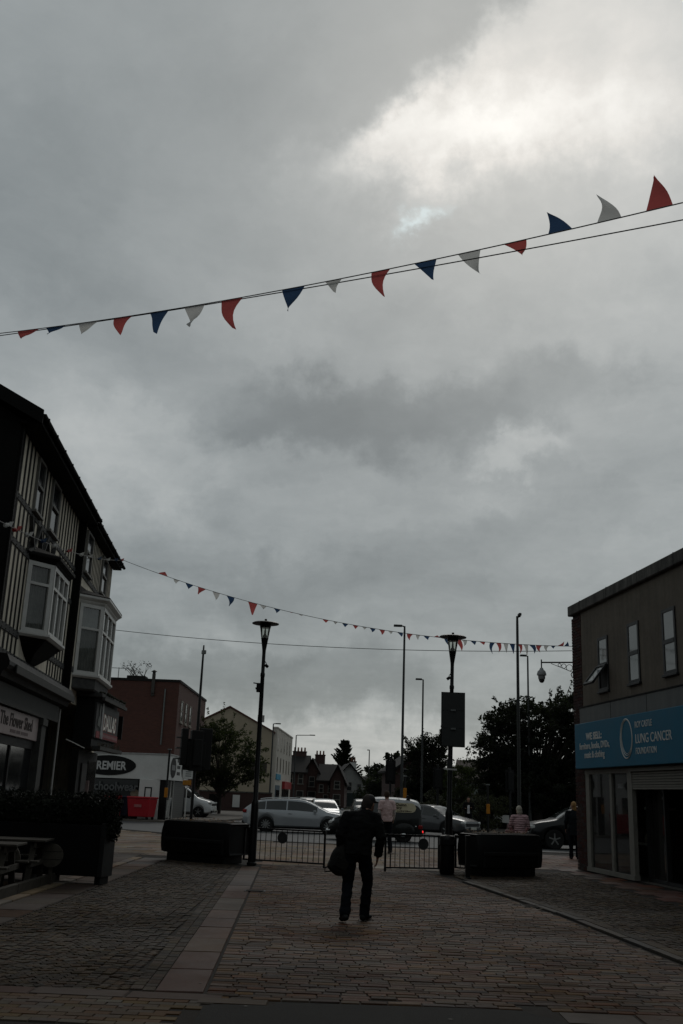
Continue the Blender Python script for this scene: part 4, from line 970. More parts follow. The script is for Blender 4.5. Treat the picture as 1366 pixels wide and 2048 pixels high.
def wire(label, pts, r=.006, sag=0.0):
    A, B = Vector(pts[0]), Vector(pts[1]); n = 24
    o = MB().tube([(B - A) * (k / n) - Vector((0, 0, sag * 4 * (k / n) * (1 - k / n))) for k in range(n + 1)], r, 5).build('overhead_wire', M_blackm)
    o.location = A; return tag(o, label, 'wire')
wire('thin black wire running just below the nearest bunting string', ((-7.2, 13.6, 7.62 + .02), (3.95, 6.85, 6.405)), .006, .12)
wire('thin wire crossing between buildings below the far bunting', ((-7.0, 31.3, 6.36), (6.52, 27.25, 5.66)), .009, .22)
# string along the timbered front with its flags wound tight
fb = thing('bunting', 'wound up bunting string hanging along the timbered building front', 'bunting', (-6.45, 19, 0), 94.8)
Pa, Pb = Vector((-3.6, -.55, 5.70)), Vector((12.3, -.5, 8.62))
def Sf(u): return Pa + (Pb - Pa) * u - Vector((0, 0, .2 * 4 * u * (1 - u)))
MB().tube([Sf(k / 30) for k in range(31)], .008, 5).build('cord', M_tape, fb)
rr = random.Random(9)
for k, (u, c) in enumerate(((.06, 'w'), (.10, 'r'), (.16, 'w'), (.24, 'b'), (.32, 'w'), (.42, 'r'), (.52, 'w'), (.6, 'w'), (.7, 'b'), (.8, 'w'), (.9, 'b'), (.985, 'r'))):
    d = (Pb - Pa).normalized(); p = Sf(u); ln = .14
    m = MB(); pts = []; rad = []
    for i in range(8):
        v = i / 7; pts.append(p + d * (v - .5) * 2 * ln + Vector((0, rr.uniform(-.02, .02), rr.uniform(-.025, .025)))); rad.append((.010 + .028 * math.sin(v * math.pi)) * rr.uniform(.6, 1.2))
    m.tube(pts, rad, 7)
    q_ = p + d * .1; m.add([q_, q_ + d * .12 + Vector((0, -.03, -.02)), q_ + d * .16 + Vector((0, -.05, .08)), q_ + Vector((0, -.02, .06))], [(0, 1, 2, 3)])
    m.build('flag', FC[c], fb, smooth=True)
# ------------------------------------------------ camera on its bracket
t = thing('surveillance_camera', 'pale dome surveillance camera hanging from a black scrolled bracket', 'camera', (6.52, 27.32, 5.30), -2)
MB().bar((0, 0, .05), (-.88, 0, .02), .035, .035).build('bracket_arm', M_black, t)
MB().cbox(-.03, .03, -.03, .03, -.35, .15, .008).build('wall_plate', M_black, t)
sc_ = MB()
for cx, cz, rad in ((-.12, -.10, .085), (-.27, -.06, .06), (-.385, -.035, .042)):
    sc_ = MB().tube([(cx + rad * math.cos(a * math.pi / 9), 0, cz + rad * math.sin(a * math.pi / 9)) for a in range(19)], .009, 5); sc_.build('scroll_ring', M_black, t)
MB().bar((-.03, 0, -.22), (-.62, 0, 0), .014, .014).build('brace', M_black, t)
MB().tube([(-.03, 0, -.2), (-.08, 0, -.28), (-.05, 0, -.36), (0, 0, -.34)], .014, 6).build('scroll_end', M_black, t)
M_cam = mat('pale_grey_housing', (.30, .31, .31), .45, var=.2)
MB().tube([(-.88, 0, .10), (-.88, 0, -.14)], .018, 8).build('drop_tube', M_black, t)
MB().lathe([(.0, 0), (.04, -.01), (.06, -.06), (.105, -.10), (.13, -.17), (.13, -.21), (.10, -.22), (.095, -.30), (.085, -.32)], 18, (-.88, 0, -.12)).build('housing', M_cam, t, smooth=35)
MB().ball((-.88, 0, -.44), .082, .082, .10).build('dome', mat('smoked_dome', (.05, .05, .05), .1), t, smooth=True)
# ================================================================== vehicles (local +x is the front)
M_tyre = mat('tyre_rubber', (.012, .012, .012), .85); M_rim = mat('alloy_rim', (.30, .31, .31), .35, metal=.8, var=.2)
M_cglass = glass_mat('car_glass', (.006, .008, .008), .03, .55); M_chrome = mat('chrome_trim', (.55, .56, .56), .15, metal=1, var=.1)
M_trim = mat('black_plastic_trim', (.015, .015, .016), .6)
M_tail = mat('tail_lamp_red', (.22, .012, .012), .25); M_head = mat('headlamp_lens', (.5, .51, .5), .12, coat=.5)
M_plate = mat('number_plate', (.42, .42, .38), .5); M_int = mat('car_interior', (.02, .02, .02), .9)
def interp(pts, x):
    if x <= pts[0][0]: return pts[0][1]
    for (a, b), (c, d) in zip(pts[:-1], pts[1:]):
        if x <= c:
            t = (x - a) / (c - a); return b + (d - b) * t
    return pts[-1][1]
def smooth_pts(pts, n=2):
    for _ in range(n):
        o = [pts[0]]
        for (a, b), (c, d) in zip(pts[:-1], pts[1:]): o += [(a * .75 + c * .25, b * .75 + d * .25), (a * .25 + c * .75, b * .25 + d * .75)]
        pts = o + [pts[-1]]
    return pts
def car(name, label, cat_, loc, rot, paint, L, W, top, belt, wheels, r=.33, sill=.26, side=(), screens=(), tumble=.26, group=None, lights=(.66, .78), rails=False, spokes=5, roof_paint=None, plate=True, crown=.05):
    t = thing(name, label, cat_, loc, rot, group)
    top = smooth_pts(top); ra = r + .055
    def zt(x): return interp(top, x)
    def zb_(x): return min(interp(belt, x), zt(x) - .035)
    def plan(x):
        k = abs(x) / (L / 2); return W / 2 * (1 - .05 * k ** 2 - .17 * k ** 8)
    def zl(x):
        z = sill + .10 * max(0, abs(x) / (L / 2) - .86) / .14
        for wx in wheels:
            if abs(x - wx) < ra: z = max(z, r + math.sqrt(ra * ra - (x - wx) ** 2))
        return z
    def sec(x):
        w = plan(x); b = zb_(x); tt = zt(x); l = min(zl(x), b - .08); h = tt - b; wt = w * (.95 - tumble * min(h / .5, 1.15)) if h > .05 else w * .90
        z2 = l + .05; z3 = max(z2 + .01, l + (b - l) * .5); z4 = max(z3 + .01, b - .07)
        return [(w * .72, min(.22, l)), (w * .95, l), (w * .995, z2), (w, z3), (w * .985, z4), (w * .945, b), (wt, tt - min(crown, h * .4)), (wt * .93, tt - min(crown * .36, h * .2)), (wt * .5, tt - .002), (0, tt)]
    xs = sorted(set([-L / 2 + L * k / 64 for k in range(65)] + [wx + ra * math.cos(math.pi * k / 12) for wx in wheels for k in range(13)]))
    xs = [x for x in xs if -L / 2 <= x <= L / 2]
    mb = MB(); n = 19; vs = []
    for x in xs:
        s_ = sec(x); vs += [(x, -y, z) for y, z in s_] + [(x, y, z) for y, z in reversed(s_[:-1])]
    fs = []
    for i in range(len(xs) - 1):
        for j in range(n - 1): fs.append((i * n + j, (i + 1) * n + j, (i + 1) * n + j + 1, i * n + j + 1))
        fs.append((i * n + n - 1, (i + 1) * n + n - 1, (i + 1) * n, i * n))
    fs += [tuple(range(n - 1, -1, -1)), tuple(range((len(xs) - 1) * n, len(xs) * n))]
    mb.add(vs, fs)
    if roof_paint:
        for fi, f in enumerate(mb.f):
            if len(f) == 4:
                zc = sum(mb.v[i][2] for i in f) / 4; xc = sum(mb.v[i][0] for i in f) / 4
                if zc > zt(xc) - crown * .75 - .01 and zt(xc) - interp(belt, xc) > .38: mb.mi[fi] = 1
    body = mb.build('body', [paint] + ([roof_paint] if roof_paint else []), t, smooth=32)
    # side windows follow the body surface
    for x0, x1 in side:
        for sg_ in (-1, 1):
            m = MB(); N = 10; vs = []
            for k in range(N + 1):
                x = x0 + (x1 - x0) * k / N; s_ = sec(x); (yb, zb), (yt, z_t) = s_[5], s_[6]
                for v in (.10, .5, .90):
                    e = v if z_t - zb > .12 else .5
                    vs.append((x, sg_ * (yb + (yt - yb) * e + .006), zb + (z_t - zb) * e + .002))
            m.add(vs, [(k * 3 + j, k * 3 + 3 + j, k * 3 + 4 + j, k * 3 + 1 + j) for k in range(N) for j in range(2)]); m.build('side_window', M_cglass, t, smooth=True)
    for nm, x0, x1 in screens:
        m = MB(); N = 8; vs = []
        for k in range(N + 1):
            x = x0 + (x1 - x0) * k / N; s_ = sec(x); w7 = s_[7][0]
            nx = (zt(x + .02) - zt(x - .02)) / .04; nl = math.hypot(nx, 1)
            for j in range(9):
                f = -1 + j / 4; a = abs(f) * w7 * .93; z = zt(x) - (s_[9][1] - s_[8][1]) * min(a / max(s_[8][0], .01), 1) - (s_[8][1] - s_[7][1]) * max(0, (a - s_[8][0]) / max(w7 - s_[8][0], .01))
                vs.append((x - nx / nl * .007, math.copysign(a, f), z + .007 / nl))
        m.add(vs, [(k * 9 + j, k * 9 + 9 + j, k * 9 + 10 + j, k * 9 + 1 + j) for k in range(N) for j in range(8)]); m.build(nm, M_cglass, t, smooth=True)
    for wx in wheels:
        for sg_ in (-1, 1):
            wy = sg_ * (plan(wx) - .115)
            wh = MB().lathe([(r * .55, -.10), (r * .92, -.105), (r, -.08), (r, .08), (r * .92, .105), (r * .55, .10)], 28, (0, 0, 0), 'y').build('wheel', M_tyre, t, smooth=40)
            wh.location = (wx, wy, r)
            rm = MB().lathe([(r * .66, sg_ * .085), (r * .66, sg_ * .10), (r * .60, sg_ * .10), (r * .58, sg_ * .06), (.0, sg_ * .06)], 24, (0, 0, 0), 'y')
            for k in range(spokes):
                a = 2 * math.pi * k / spokes + .3; rm.bar((0, sg_ * .09, 0), (r * .62 * math.cos(a), sg_ * .095, r * .62 * math.sin(a)), .05, .02, up=(0, 1, 0))
            rm.lathe([(.06, sg_ * .06), (.06, sg_ * .108), (.0, sg_ * .112)], 12, (0, 0, 0), 'y'); rm.build('rim', M_rim, wh)
            MB().lathe([(ra - .005, -.02), (ra - .005, .02), (.02, .02)], 24, (wx, sg_ * (plan(wx) - .24), r), 'y').build('wheel_well', M_int, t)
    zf, zr = lights
    for sg_ in (-1, 1):
        yf = plan(L / 2 - .14) - .02
        MB().cbox(-.16, .05, -.19, .02, -.06, .06, .03).build('headlight', M_head, t).location = (L / 2 - .055, sg_ * (yf - .09) + (.08 if sg_ > 0 else .08), zf)
        MB().cbox(-.04, .14, -.05, .12, -.08, .07, .025).build('tail_light', M_tail, t).location = (-L / 2 + .02, sg_ * (yf - .03) - .035, zr)
        mx = max((b for a, b in side), default=0) - .10 if side else 0
        MB().cbox(-.06, .07, -.07, .07, -.05, .06, .02).build('mirror', paint, t).location = (mx, sg_ * (plan(mx) + .09), zb_(mx) + .05)
        for hx in [(a + .12) for a, b in side]: 
            if zb_(hx) > sill + .3: MB().cbox(-.09, .09, -.012, .012, -.012, .016, .004).build('door_handle', paint, t).location = (hx, sg_ * (plan(hx) * .99 + .01), zb_(hx) - .10)
    MB().cbox(-.02, .02, -W * .32, W * .32, -.07, .07, .01).build('grille', M_trim, t).location = (L / 2 + .006, 0, zf - .08)
    MB().cbox(-.05, .05, -W * .40, W * .40, -.08, .05, .02).build('front_bumper', M_trim, t).location = (L / 2 - .01, 0, .36)
    MB().cbox(-.05, .05, -W * .40, W * .40, -.08, .06, .02).build('rear_bumper', M_trim, t).location = (-L / 2 + .01, 0, .40)
    if plate:
        MB().box(-.01, .012, -.26, .26, -.055, .055).build('number_plate', M_plate, t).location = (L / 2 + .045, 0, .42)
        MB().box(-.012, .01, -.26, .26, -.055, .055).build('number_plate', M_plate, t).location = (-L / 2 - .045, 0, .55)
    if rails:
        for sg_ in (-1, 1):
            MB().tube([(x, sg_ * (sec(x)[6][0] - .05), zt(x) + .045) for x in [-L / 2 + .75 + (L * .42) * k / 8 for k in range(9)]], .018, 6).build('roof_rail', M_chrome, t)
    MB().box(-L / 2 + .5, L / 2 - .5, -W * .36, W * .36, .16, .3).build('underbody', M_int, t)
    return t, dict(zt=zt, sec=sec, plan=plan)
def paint(n, c, met=.4, coat=.6): return mat(n, c, .32, metal=met, var=.06, scale=2, coat=coat)
P_sil = paint('silver_blue_paint', (.27, .285, .30)); P_dk = paint('black_car_paint', (.004, .005, .006), .0, .15); P_gr = paint('grey_car_paint', (.05, .052, .055)); P_wh = paint('white_car_paint', (.52, .53, .53), 0); P_ps = paint('pale_silver_paint', (.30, .32, .33))
ESTATE = dict(L=4.85, W=1.84, top=[(-2.42, .92), (-2.38, 1.0), (-1.95, 1.30), (-1.5, 1.42), (-.6, 1.475), (.25, 1.45), (.7, 1.33), (1.32, 1.0), (1.5, .95), (2.1, .86), (2.36, .74), (2.42, .6)], belt=[(-2.42, .94), (0, .92), (1.3, .88), (2.42, .7)], wheels=(-1.36, 1.48), r=.335)
car('estate_car', 'silver estate car with roof rails crossing the junction', 'car', (-1.5, 48.0, -.1), -2, P_sil, side=((-2.05, -1.42), (-1.38, -.46), (-.40, .95)), screens=(('windscreen', .45, 1.3), ('rear_window', -2.33, -2.05)), rails=True, lights=(.68, .88), spokes=10, **ESTATE)
SUV = dict(L=4.7, W=1.92, top=[(-2.35, .95), (-2.3, 1.1), (-2.0, 1.58), (-1.6, 1.68), (-.4, 1.71), (.3, 1.66), (.75, 1.5), (1.25, 1.14), (1.4, 1.09), (2.1, .98), (2.3, .84), (2.35, .62)], belt=[(-2.35, 1.08), (0, 1.05), (1.2, 1.02), (2.35, .78)], wheels=(-1.4, 1.42), r=.37, sill=.32)
car('dark_suv', 'large dark SUV waiting behind the right planter by the shop corner', 'car', (10.1, 41.3, -.1), 182, P_dk, side=((-2.0, -1.3), (-1.25, -.4), (-.34, 1.0)), screens=(('windscreen', .5, 1.22), ('rear_window', -2.28, -1.98)), lights=(.80, 1.0), **SUV)
SAL = dict(L=4.6, W=1.82, top=[(-2.3, .9), (-2.2, .98), (-1.7, 1.02), (-1.15, 1.33), (-.5, 1.44), (.2, 1.42), (.65, 1.28), (1.2, .96), (1.4, .92), (2.05, .82), (2.26, .72), (2.3, .58)], belt=[(-2.3, .92), (0, .90), (1.2, .86), (2.3, .68)], wheels=(-1.3, 1.38), r=.32)
sal_kw = dict(side=((-1.35, -.9), (-.86, -.08), (-.02, .9)), screens=(('windscreen', .42, 1.18), ('rear_window', -1.65, -1.1)))
car('saloon_car', 'dark grey saloon with lit lamp waiting behind the black van', 'car', (4.95, 50.6, -.1), -38, P_gr, **sal_kw, **SAL)
HAT = dict(L=4.0, W=1.74, top=[(-2.0, .9), (-1.95, 1.05), (-1.65, 1.38), (-1.2, 1.46), (-.2, 1.48), (.3, 1.42), (.7, 1.26), (1.15, .98), (1.3, .94), (1.8, .84), (1.96, .72), (2.0, .56)], belt=[(-2.0, .93), (0, .92), (1.1, .88), (2.0, .68)], wheels=(-1.22, 1.25), r=.31)
hat_kw = dict(side=((-1.6, -1.1), (-1.04, .0), (.06, .85)), screens=(('windscreen', .45, 1.12), ('rear_window', -1.93, -1.6)))
car('silver_hatchback', 'pale silver hatchback facing the camera behind the estate car', 'car', (-.35, 58.5, -.1), -84, P_ps, **hat_kw, **HAT)
car('dark_hatchback', 'dark hatchback far up the street behind the silver hatchback', 'car', (2.6, 84, -.1), -86, P_dk, **hat_kw, **HAT)
car('pale_hatchback', 'pale car waiting behind the walker in the pink shirt', 'car', (2.55, 60.5, -.1), -95, P_ps, **hat_kw, **HAT)
car('far_dark_car', 'dark car parked near the terraced houses above the estate roof', 'car', (-1.6, 74, -.1), -88, P_dk, **hat_kw, **HAT)
car('dark_people_carrier', 'dark car glimpsed over the hedge planter by the schoolwear shop', 'car', (-12.7, 49.6, -.1), 16, P_dk, side=((-2.0, -1.3), (-1.25, -.4), (-.34, 1.0)), screens=(('windscreen', .5, 1.22), ('rear_window', -2.28, -1.98)), **SUV)
VAN = dict(L=4.3, W=1.84, top=[(-2.15, .9), (-2.13, 1.5), (-2.05, 1.76), (-1.7, 1.82), (.1, 1.84), (.45, 1.76), (.8, 1.52), (1.25, 1.14), (1.4, 1.09), (1.9, .98), (2.1, .84), (2.15, .6)], belt=[(-2.15, 1.05), (0, 1.05), (1.2, 1.03), (2.15, .75)], wheels=(-1.3, 1.35), r=.32)
car('white_van', 'white delivery van nosing out beside the leafy street tree', 'van', (-9.3, 64.5, 0.0), -6, P_wh, side=((-.1, 1.0),), screens=(('windscreen', .45, 1.22),), lights=(.84, .9), **VAN)
# old-fashioned black delivery van
P_old = mat('old_black_green_paint', (.004, .006, .0055), .4, var=.2, scale=2, coat=.15)
MIN = dict(L=3.75, W=1.55, top=[(-1.875, .6), (-1.86, 1.2), (-1.80, 1.52), (-1.55, 1.66), (-.6, 1.72), (.05, 1.70), (.35, 1.60), (.55, 1.40), (.72, 1.12), (.95, 1.04), (1.35, .98), (1.66, .86), (1.83, .66), (1.875, .5)], belt=[(-1.875, 1.0), (0, 1.0), (.7, 1.0), (1.3, .84), (1.875, .6)], wheels=(-1.12, 1.12), r=.31, sill=.27)
vt, vf = car('delivery_van', 'old fashioned black delivery van with pale roof and cream name panel', 'van', (1.85, 42.3, -.1), 177.5, P_old, side=((-.14, .5),), screens=(('windscreen', .40, .70),), lights=(.66, .60), tumble=.10, spokes=0, crown=.19, roof_paint=mat('pale_van_roof', (.50, .51, .52), .4, coat=.3), plate=False, **MIN)
yv = .78
pn = MB(); pr = []
for k in range(25):
    a = -math.pi / 2 + math.pi * k / 24
    pr.append((-.22, 0))
pan = [(-.20, 1.14), (-.20, 1.50), (-1.35, 1.50)] + [(-1.45 - .18 * math.sin(a * math.pi / 12), 1.32 + .18 * math.cos(a * math.pi / 12)) for a in range(13)] + [(-1.45, 1.14)]
def vside(x, z, off):      # point on the van's side at height z
    s_ = vf['sec'](x); (yb, zb), (yt, z_t) = s_[5], s_[6]
    return yb + (yt - yb) * (z - zb) / (z_t - zb) + off
me_ = MB(); NX = 30; gv_ = []
for k in range(NX + 1):
    x = -.20 - 1.43 * k / NX; lo_, hi_ = 1.14, 1.50
    if x < -1.42: e_ = math.sqrt(max(.21 ** 2 - (x + 1.42) ** 2, 0)) / .21 * .18; lo_, hi_ = 1.32 - e_, 1.32 + e_
    for j in range(5): z = lo_ + (hi_ - lo_) * j / 4; gv_.append((x, vside(x, z, .012), z))
me_.add(gv_, [(k * 5 + j, k * 5 + j + 1, k * 5 + 6 + j, k * 5 + 5 + j) for k in range(NX) for j in range(4)])
pnl = me_.build('name_panel', mat('cream_panel', (.46, .41, .28), .6, var=.15), vt)
tilt = math.atan2(vside(-.8, 1.14, 0) - vside(-.8, 1.5, 0), .36)
dkl = mat('dark_sign_writing', (.04, .025, .02), .7)
RV = (R(90) - tilt * -1, 0, R(180))
lettering('Mark Quinn', .155, dkl, pnl, (-.36, vside(-.8, 1.40, .022) + .012, 1.385), (R(90) + tilt, 0, R(180)), sx=1.15, shear=.12, bold=.003)
lettering('Joinery', .14, dkl, pnl, (-.60, vside(-.8, 1.29, .022) + .006, 1.275), (R(90) + tilt, 0, R(180)), sx=1.1, shear=.3, bold=.002)
sm_ = MB(); x = -.26; rr = random.Random(5)
while x > -1.42:
    wd = rr.uniform(.025, .07); sm_.box(x - wd, x, vside(x, 1.19, .016), vside(x, 1.19, .020), 1.17, 1.17 + rr.uniform(.03, .05)); x -= wd + rr.uniform(.008, .03) + (.07 if -.8 < x < -.72 else 0)
o = sm_.build('small_lettering', dkl, pnl); o['kind'] = 'stuff'
for x in (-.45, -1.3):
    for sg_ in (-1, 1):
        MB().prism([(-.09, -.10), (.09, -.10), (.03, .10), (-.03, .10)], -.02, .02, 'y').build('roof_bar_foot', M_trim, vt).location = (x, sg_ * .56, vf['zt'](x) + .015)
    MB().bar((x, -.66, vf['zt'](x) + .125), (x, .66, vf['zt'](x) + .125), .03, .025).build('roof_bar', M_galv, vt)
MB().tube([(1.80, -.72, .36), (1.93, -.55, .36), (1.97, 0, .36), (1.93, .55, .36), (1.80, .72, .36)], .04, 8).build('chrome_bumper', M_chrome, vt, smooth=True)
for sg_ in (-1, 1):
    MB().ball((1.66, sg_ * .58, .70), .10, .10, .11).build('round_headlamp', M_chrome, vt, smooth=True)
    wg = MB(); vs = []
    wg.ball((1.30, sg_ * .60, .52), .52, .19, .36, 16, 10); wg.build('front_wing', P_old, vt, smooth=True)
    wg = MB().ball((-1.10, sg_ * .70, .46), .50, .10, .33, 16, 10); wg.build('rear_wing', P_old, vt, smooth=True)
    MB().lathe([(.13, sg_ * .10), (.11, sg_ * .125), (.0, sg_ * .135)], 16, (-1.12, sg_ * .66, .31), 'y').build('hub_cap', M_chrome, vt, smooth=True)
MB().ball((-1.62, .80, .62), .03, .02, .03).build('fuel_cap', M_chrome, vt, smooth=True)
bl = mat('lit_brake_lamp', (.5, .02, .02), .3); bl.node_tree.nodes['Principled BSDF'].inputs['Emission Color'].default_value = (1, .03, .03, 1); bl.node_tree.nodes['Principled BSDF'].inputs['Emission Strength'].default_value = 1.2
MB().ball((-1.90, .58, .42), .03, .05, .05).build('brake_lamp', bl, vt, smooth=True)
# ================================================================== buildings across the road
def brick_mat(name, c, mortar, sx=.225, sy=.075):
    m = bpy.data.materials.new(name); m.use_nodes = True; q = NG(m.node_tree); b = m.node_tree.nodes['Principled BSDF']
    tc = q.n('ShaderNodeTexCoord'); s_ = q.n('ShaderNodeSeparateXYZ'); q.lk(tc.outputs['Object'], s_.inputs[0])
    cb = q.n('ShaderNodeCombineXYZ'); q.lk(q.m('ADD', s_.outputs[0], s_.outputs[1]), cb.inputs[0]); q.lk(s_.outputs[2], cb.inputs[1])
    br = q.n('ShaderNodeTexBrick'); q.lk(cb.outputs[0], br.inputs['Vector']); br.inputs['Scale'].default_value = 1
    br.inputs['Brick Width'].default_value = sx; br.inputs['Row Height'].default_value = sy; br.inputs['Mortar Size'].default_value = .006
    br.inputs['Color1'].default_value = c + (1,); br.inputs['Color2'].default_value = tuple(x * .7 for x in c) + (1,); br.inputs['Mortar'].default_value = mortar + (1,)
    n = q.noise(tc.outputs['Object'], .5, 5, .6)
    q.lk(q.mix(q.m('MULTIPLY', n.outputs[0], .5), br.outputs[0], tuple(x * .5 for x in c) + (1,)), b.inputs['Base Color']); b.inputs['Roughness'].default_value = .9
    MATS[name] = m; return m
M_rbrick = brick_mat('red_brick_wall', (.085, .028, .019), (.05, .035, .028)); M_dbrick = brick_mat('dark_terrace_brick', (.055, .024, .02), (.035, .028, .025))
M_offw = mat('off_white_fascia', (.54, .54, .52), .65, var=.12, scale=1); M_lintel = mat('stone_lintel', (.30, .27, .23), .85)
# --- school outfitter: low corner shop with a deep white fascia
PS = thing('schoolwear_shop', 'low corner shop with deep white fascia and black oval sign', 'shop', (-8.85, 55.6, 0))
foot = [(0, 0), (-6.6, 1.4), (-6.6, 7.4), (0, 7.4)]
MB().prism([(x, y) for x, y in foot], 0, 2.05, 'z').build('wall', M_shopdark, PS)
fo = [(.12, -.12), (-6.7, 1.3), (-6.7, 7.4), (.12, 7.4)]
MB().prism(fo, 2.052, 3.35, 'z').build('fascia', M_offw, PS)
MB().prism([(.16, -.17), (-6.7, 1.24), (-6.7, 7.4), (.16, 7.4)], 3.352, 3.42, 'z').build('fascia_capping', mat('grey_capping', (.35, .35, .34), .7), PS)
af = math.atan2(1.42, -6.82) - math.pi
sf_ = put('oval_sign', MB().lathe([(0, -.01), (1.0, -.01), (1.0, -.03), (0, -.03)], 40, (0, 0, 0), 'y').mesh('oval_sign'), M_blackm, PS, loc=(-3.35, .605, 2.72), rot=(0, 0, af), scl=(1.62, 1, .53))
lo = lettering('PREMIER', .62, mat('white_sign_paint', (.55, .55, .54), .7), PS, (-3.30, .55, 2.50), (R(90), 0, af), sx=.86, align='CENTER', bold=.016)
lettering('schoolwear', .62, mat('grey_window_lettering', (.12, .125, .125), .8), PS, (-2.9, .42, 1.42), (R(90), 0, af), sx=.95, align='CENTER', bold=.012)
# return face along the side street
for y, r in ((1.15, .44), (5.3, .44)):
    put('oval_sign', MB().lathe([(0, .01), (1.0, .01), (1.0, .03), (0, .03)], 32, (0, 0, 0), 'x').mesh('oval_sign'), M_blackm, PS, loc=(.115, y, 2.72), scl=(1, .95, .54))
    MB().box(.147, .152, y - .6, y + .6, 2.58, 2.86).build('oval_panel', mat('grey_oval_panel', (.2, .2, .2), .7), PS)
for k, z in enumerate((3.05, 2.70, 2.35)):
    m = MB()
    for j in range(5): m.box(.122, .127, 2.6 + .25 * j, 2.77 + .25 * j, z, z + .18)
    o = m.build('small_lettering', M_blackm, PS); o['kind'] = 'stuff'
wp = MB().cbox(-1.45, -.35, .02, .22, 0, 2.05, .01).build('white_pier', M_offw, PS); wp.location = (0, 0, 0)
MB().box(-1.15, -.75, .012, .019, .75, 1.65).build('pier_outline', M_blackm, wp); MB().box(-1.08, -.82, .006, .0115, .82, 1.58).build('pier_panel', M_offw, wp)
dg = MB().box(.002, .06, .15, .22, 0, 2.05).box(.002, .06, 1.35, 1.42, 0, 2.05).box(.002, .06, 2.3, 2.37, 0, 2.05).build('entrance_frame', M_white, PS)
for k in range(6):
    y = .28 + .17 * k; MB().bar((.07, y, .1), (.07, y, 1.0), .02, .02).build('grille_bar', M_white, dg)
MB().tube([(.07, .3 + .05 * k, .25 + .07 * k + .08 * math.sin(k * 1.3)) for k in range(20)], .02, 5).build('grille_scroll', M_white, dg)
MB().box(.004, .03, 1.42, 2.3, .05, 2.0).build('pane', DPANE, dg)
shu = MB().box(.004, .02, 2.45, 6.6, 0, 2.0).build('roller_shutter', M_galv, PS)
sl2 = MB().prism([(-.0, -.045), (.025, -.03), (.025, .03), (0, .045)], 2.47, 6.58, 'y').mesh('slat')
for k in range(20):
    MB_s = MB().box(.021, .04, 2.47, 6.58, .02 + .099 * k, .105 + .099 * k)
    MB_s.build('slat', mat('dim_shutter', (.11, .11, .105), .6), shu)
MB().cbox(-3.8, -3.2, .62, .95, 3.42, 3.62, .02).build('roof_vent', mat('pale_vent', (.3, .3, .28), .8), PS)
wd = MB().box(-6.3, -1.6, -.03, -.005, .5, 2.0); wd = put('display_window', wd.mesh('display_window'), DPANE, PS, rot=(0, 0, af))
MB().lathe([(0, -.04), (.24, -.04), (.24, -.055), (0, -.055)], 24, (-1.75, 0, 1.28), 'y').build('round_poster', mat('beige_poster', (.22, .18, .13), .8), wd)
# --- tall brick block behind it
BB = thing('brick_block', 'flat roofed red brick block rising behind the schoolwear shop', 'building', (-9.75, 63.2, 0))
MB().box(-8, 0, 0, 13.6, 0, 8.05).build('wall', M_rbrick, BB)
MB().box(-8.06, .06, -.06, 13.66, 8.052, 8.2).build('coping', M_slate, BB)
for k, y in enumerate((1.2, 3.2, 5.2)):
    w_ = MB().box(.002, .05, y, y + .95, 5.7, 5.78).box(.002, .05, y, y + .95, 6.95, 7.03).box(.002, .05, y, y + .08, 5.78, 6.95).box(.002, .05, y + .87, y + .95, 5.78, 6.95).box(.002, .04, y + .08, y + .87, 6.35, 6.42).build('window', M_lintel, BB)
    MB().box(.003, .02, y + .08, y + .87, 5.78, 6.35).build('pane', DPANE, w_); MB().box(.003, .02, y + .08, y + .87, 6.42, 6.95).build('pane', DPANE, w_)
    MB().box(.002, .09, y - .05, y + 1.0, 5.6, 5.698).build('sill', M_lintel, w_)
fl = MB().tube([(-1.62, -.14, 7.3), (-1.62, -.14, 8.5)], .11, 10).tube([(-1.62, -.14, 7.25), (-1.62, .1, 7.2)], .11, 10).build('flue', mat('rusty_flue', (.06, .055, .05), .7), BB, smooth=40)
MB().lathe([(.10, 8.52), (.10, 8.62), (.2, 8.64), (.04, 8.74)], 12, (-1.62, -.14, 0)).build('flue_cowl', M_blackm, fl)
MB().tube([(-.85, -.06, 4.2), (-.85, -.06, 7.6)], .05, 8).build('downpipe', M_galv, BB)
MB().cbox(-3.6, -2.4, 1.2, 2.2, 8.2, 8.5, .03).build('roof_tank', M_slate, BB)
rl = MB()
for x in (-7.5, -5.8, -4.1): rl.bar((x, 1.0, 8.2), (x, 1.0, 8.95), .04, .04)
rl.bar((-8, 1.0, 8.95), (-3.6, 1.0, 8.9), .035, .035).build('roof_railing', M_galv, BB)
rr = random.Random(12); bm_ = MB(); stx = MB()
for k in range(16):
    p = Vector((-3.0 + rr.uniform(-.5, .5), 1.6, 8.45)); q_ = p + Vector((rr.uniform(-.9, .6), rr.uniform(-.3, .3), rr.uniform(.35, 1.0))); stx.tube([p, p.lerp(q_, .5) + Vector((0, 0, .08)), q_], [.02, .014, .006], 4)
    leaf_cloud(bm_, [(q_, .2)], 12, .06, rr)
sb = thing('rooftop_shrub', 'wild buddleia shrub sprouting on the brick block roof', 'shrub', (-9.75, 63.2, 0)); stx.build('stem', M_wood, sb); bm_.build('foliage', M_leafdk, sb, fix=False)
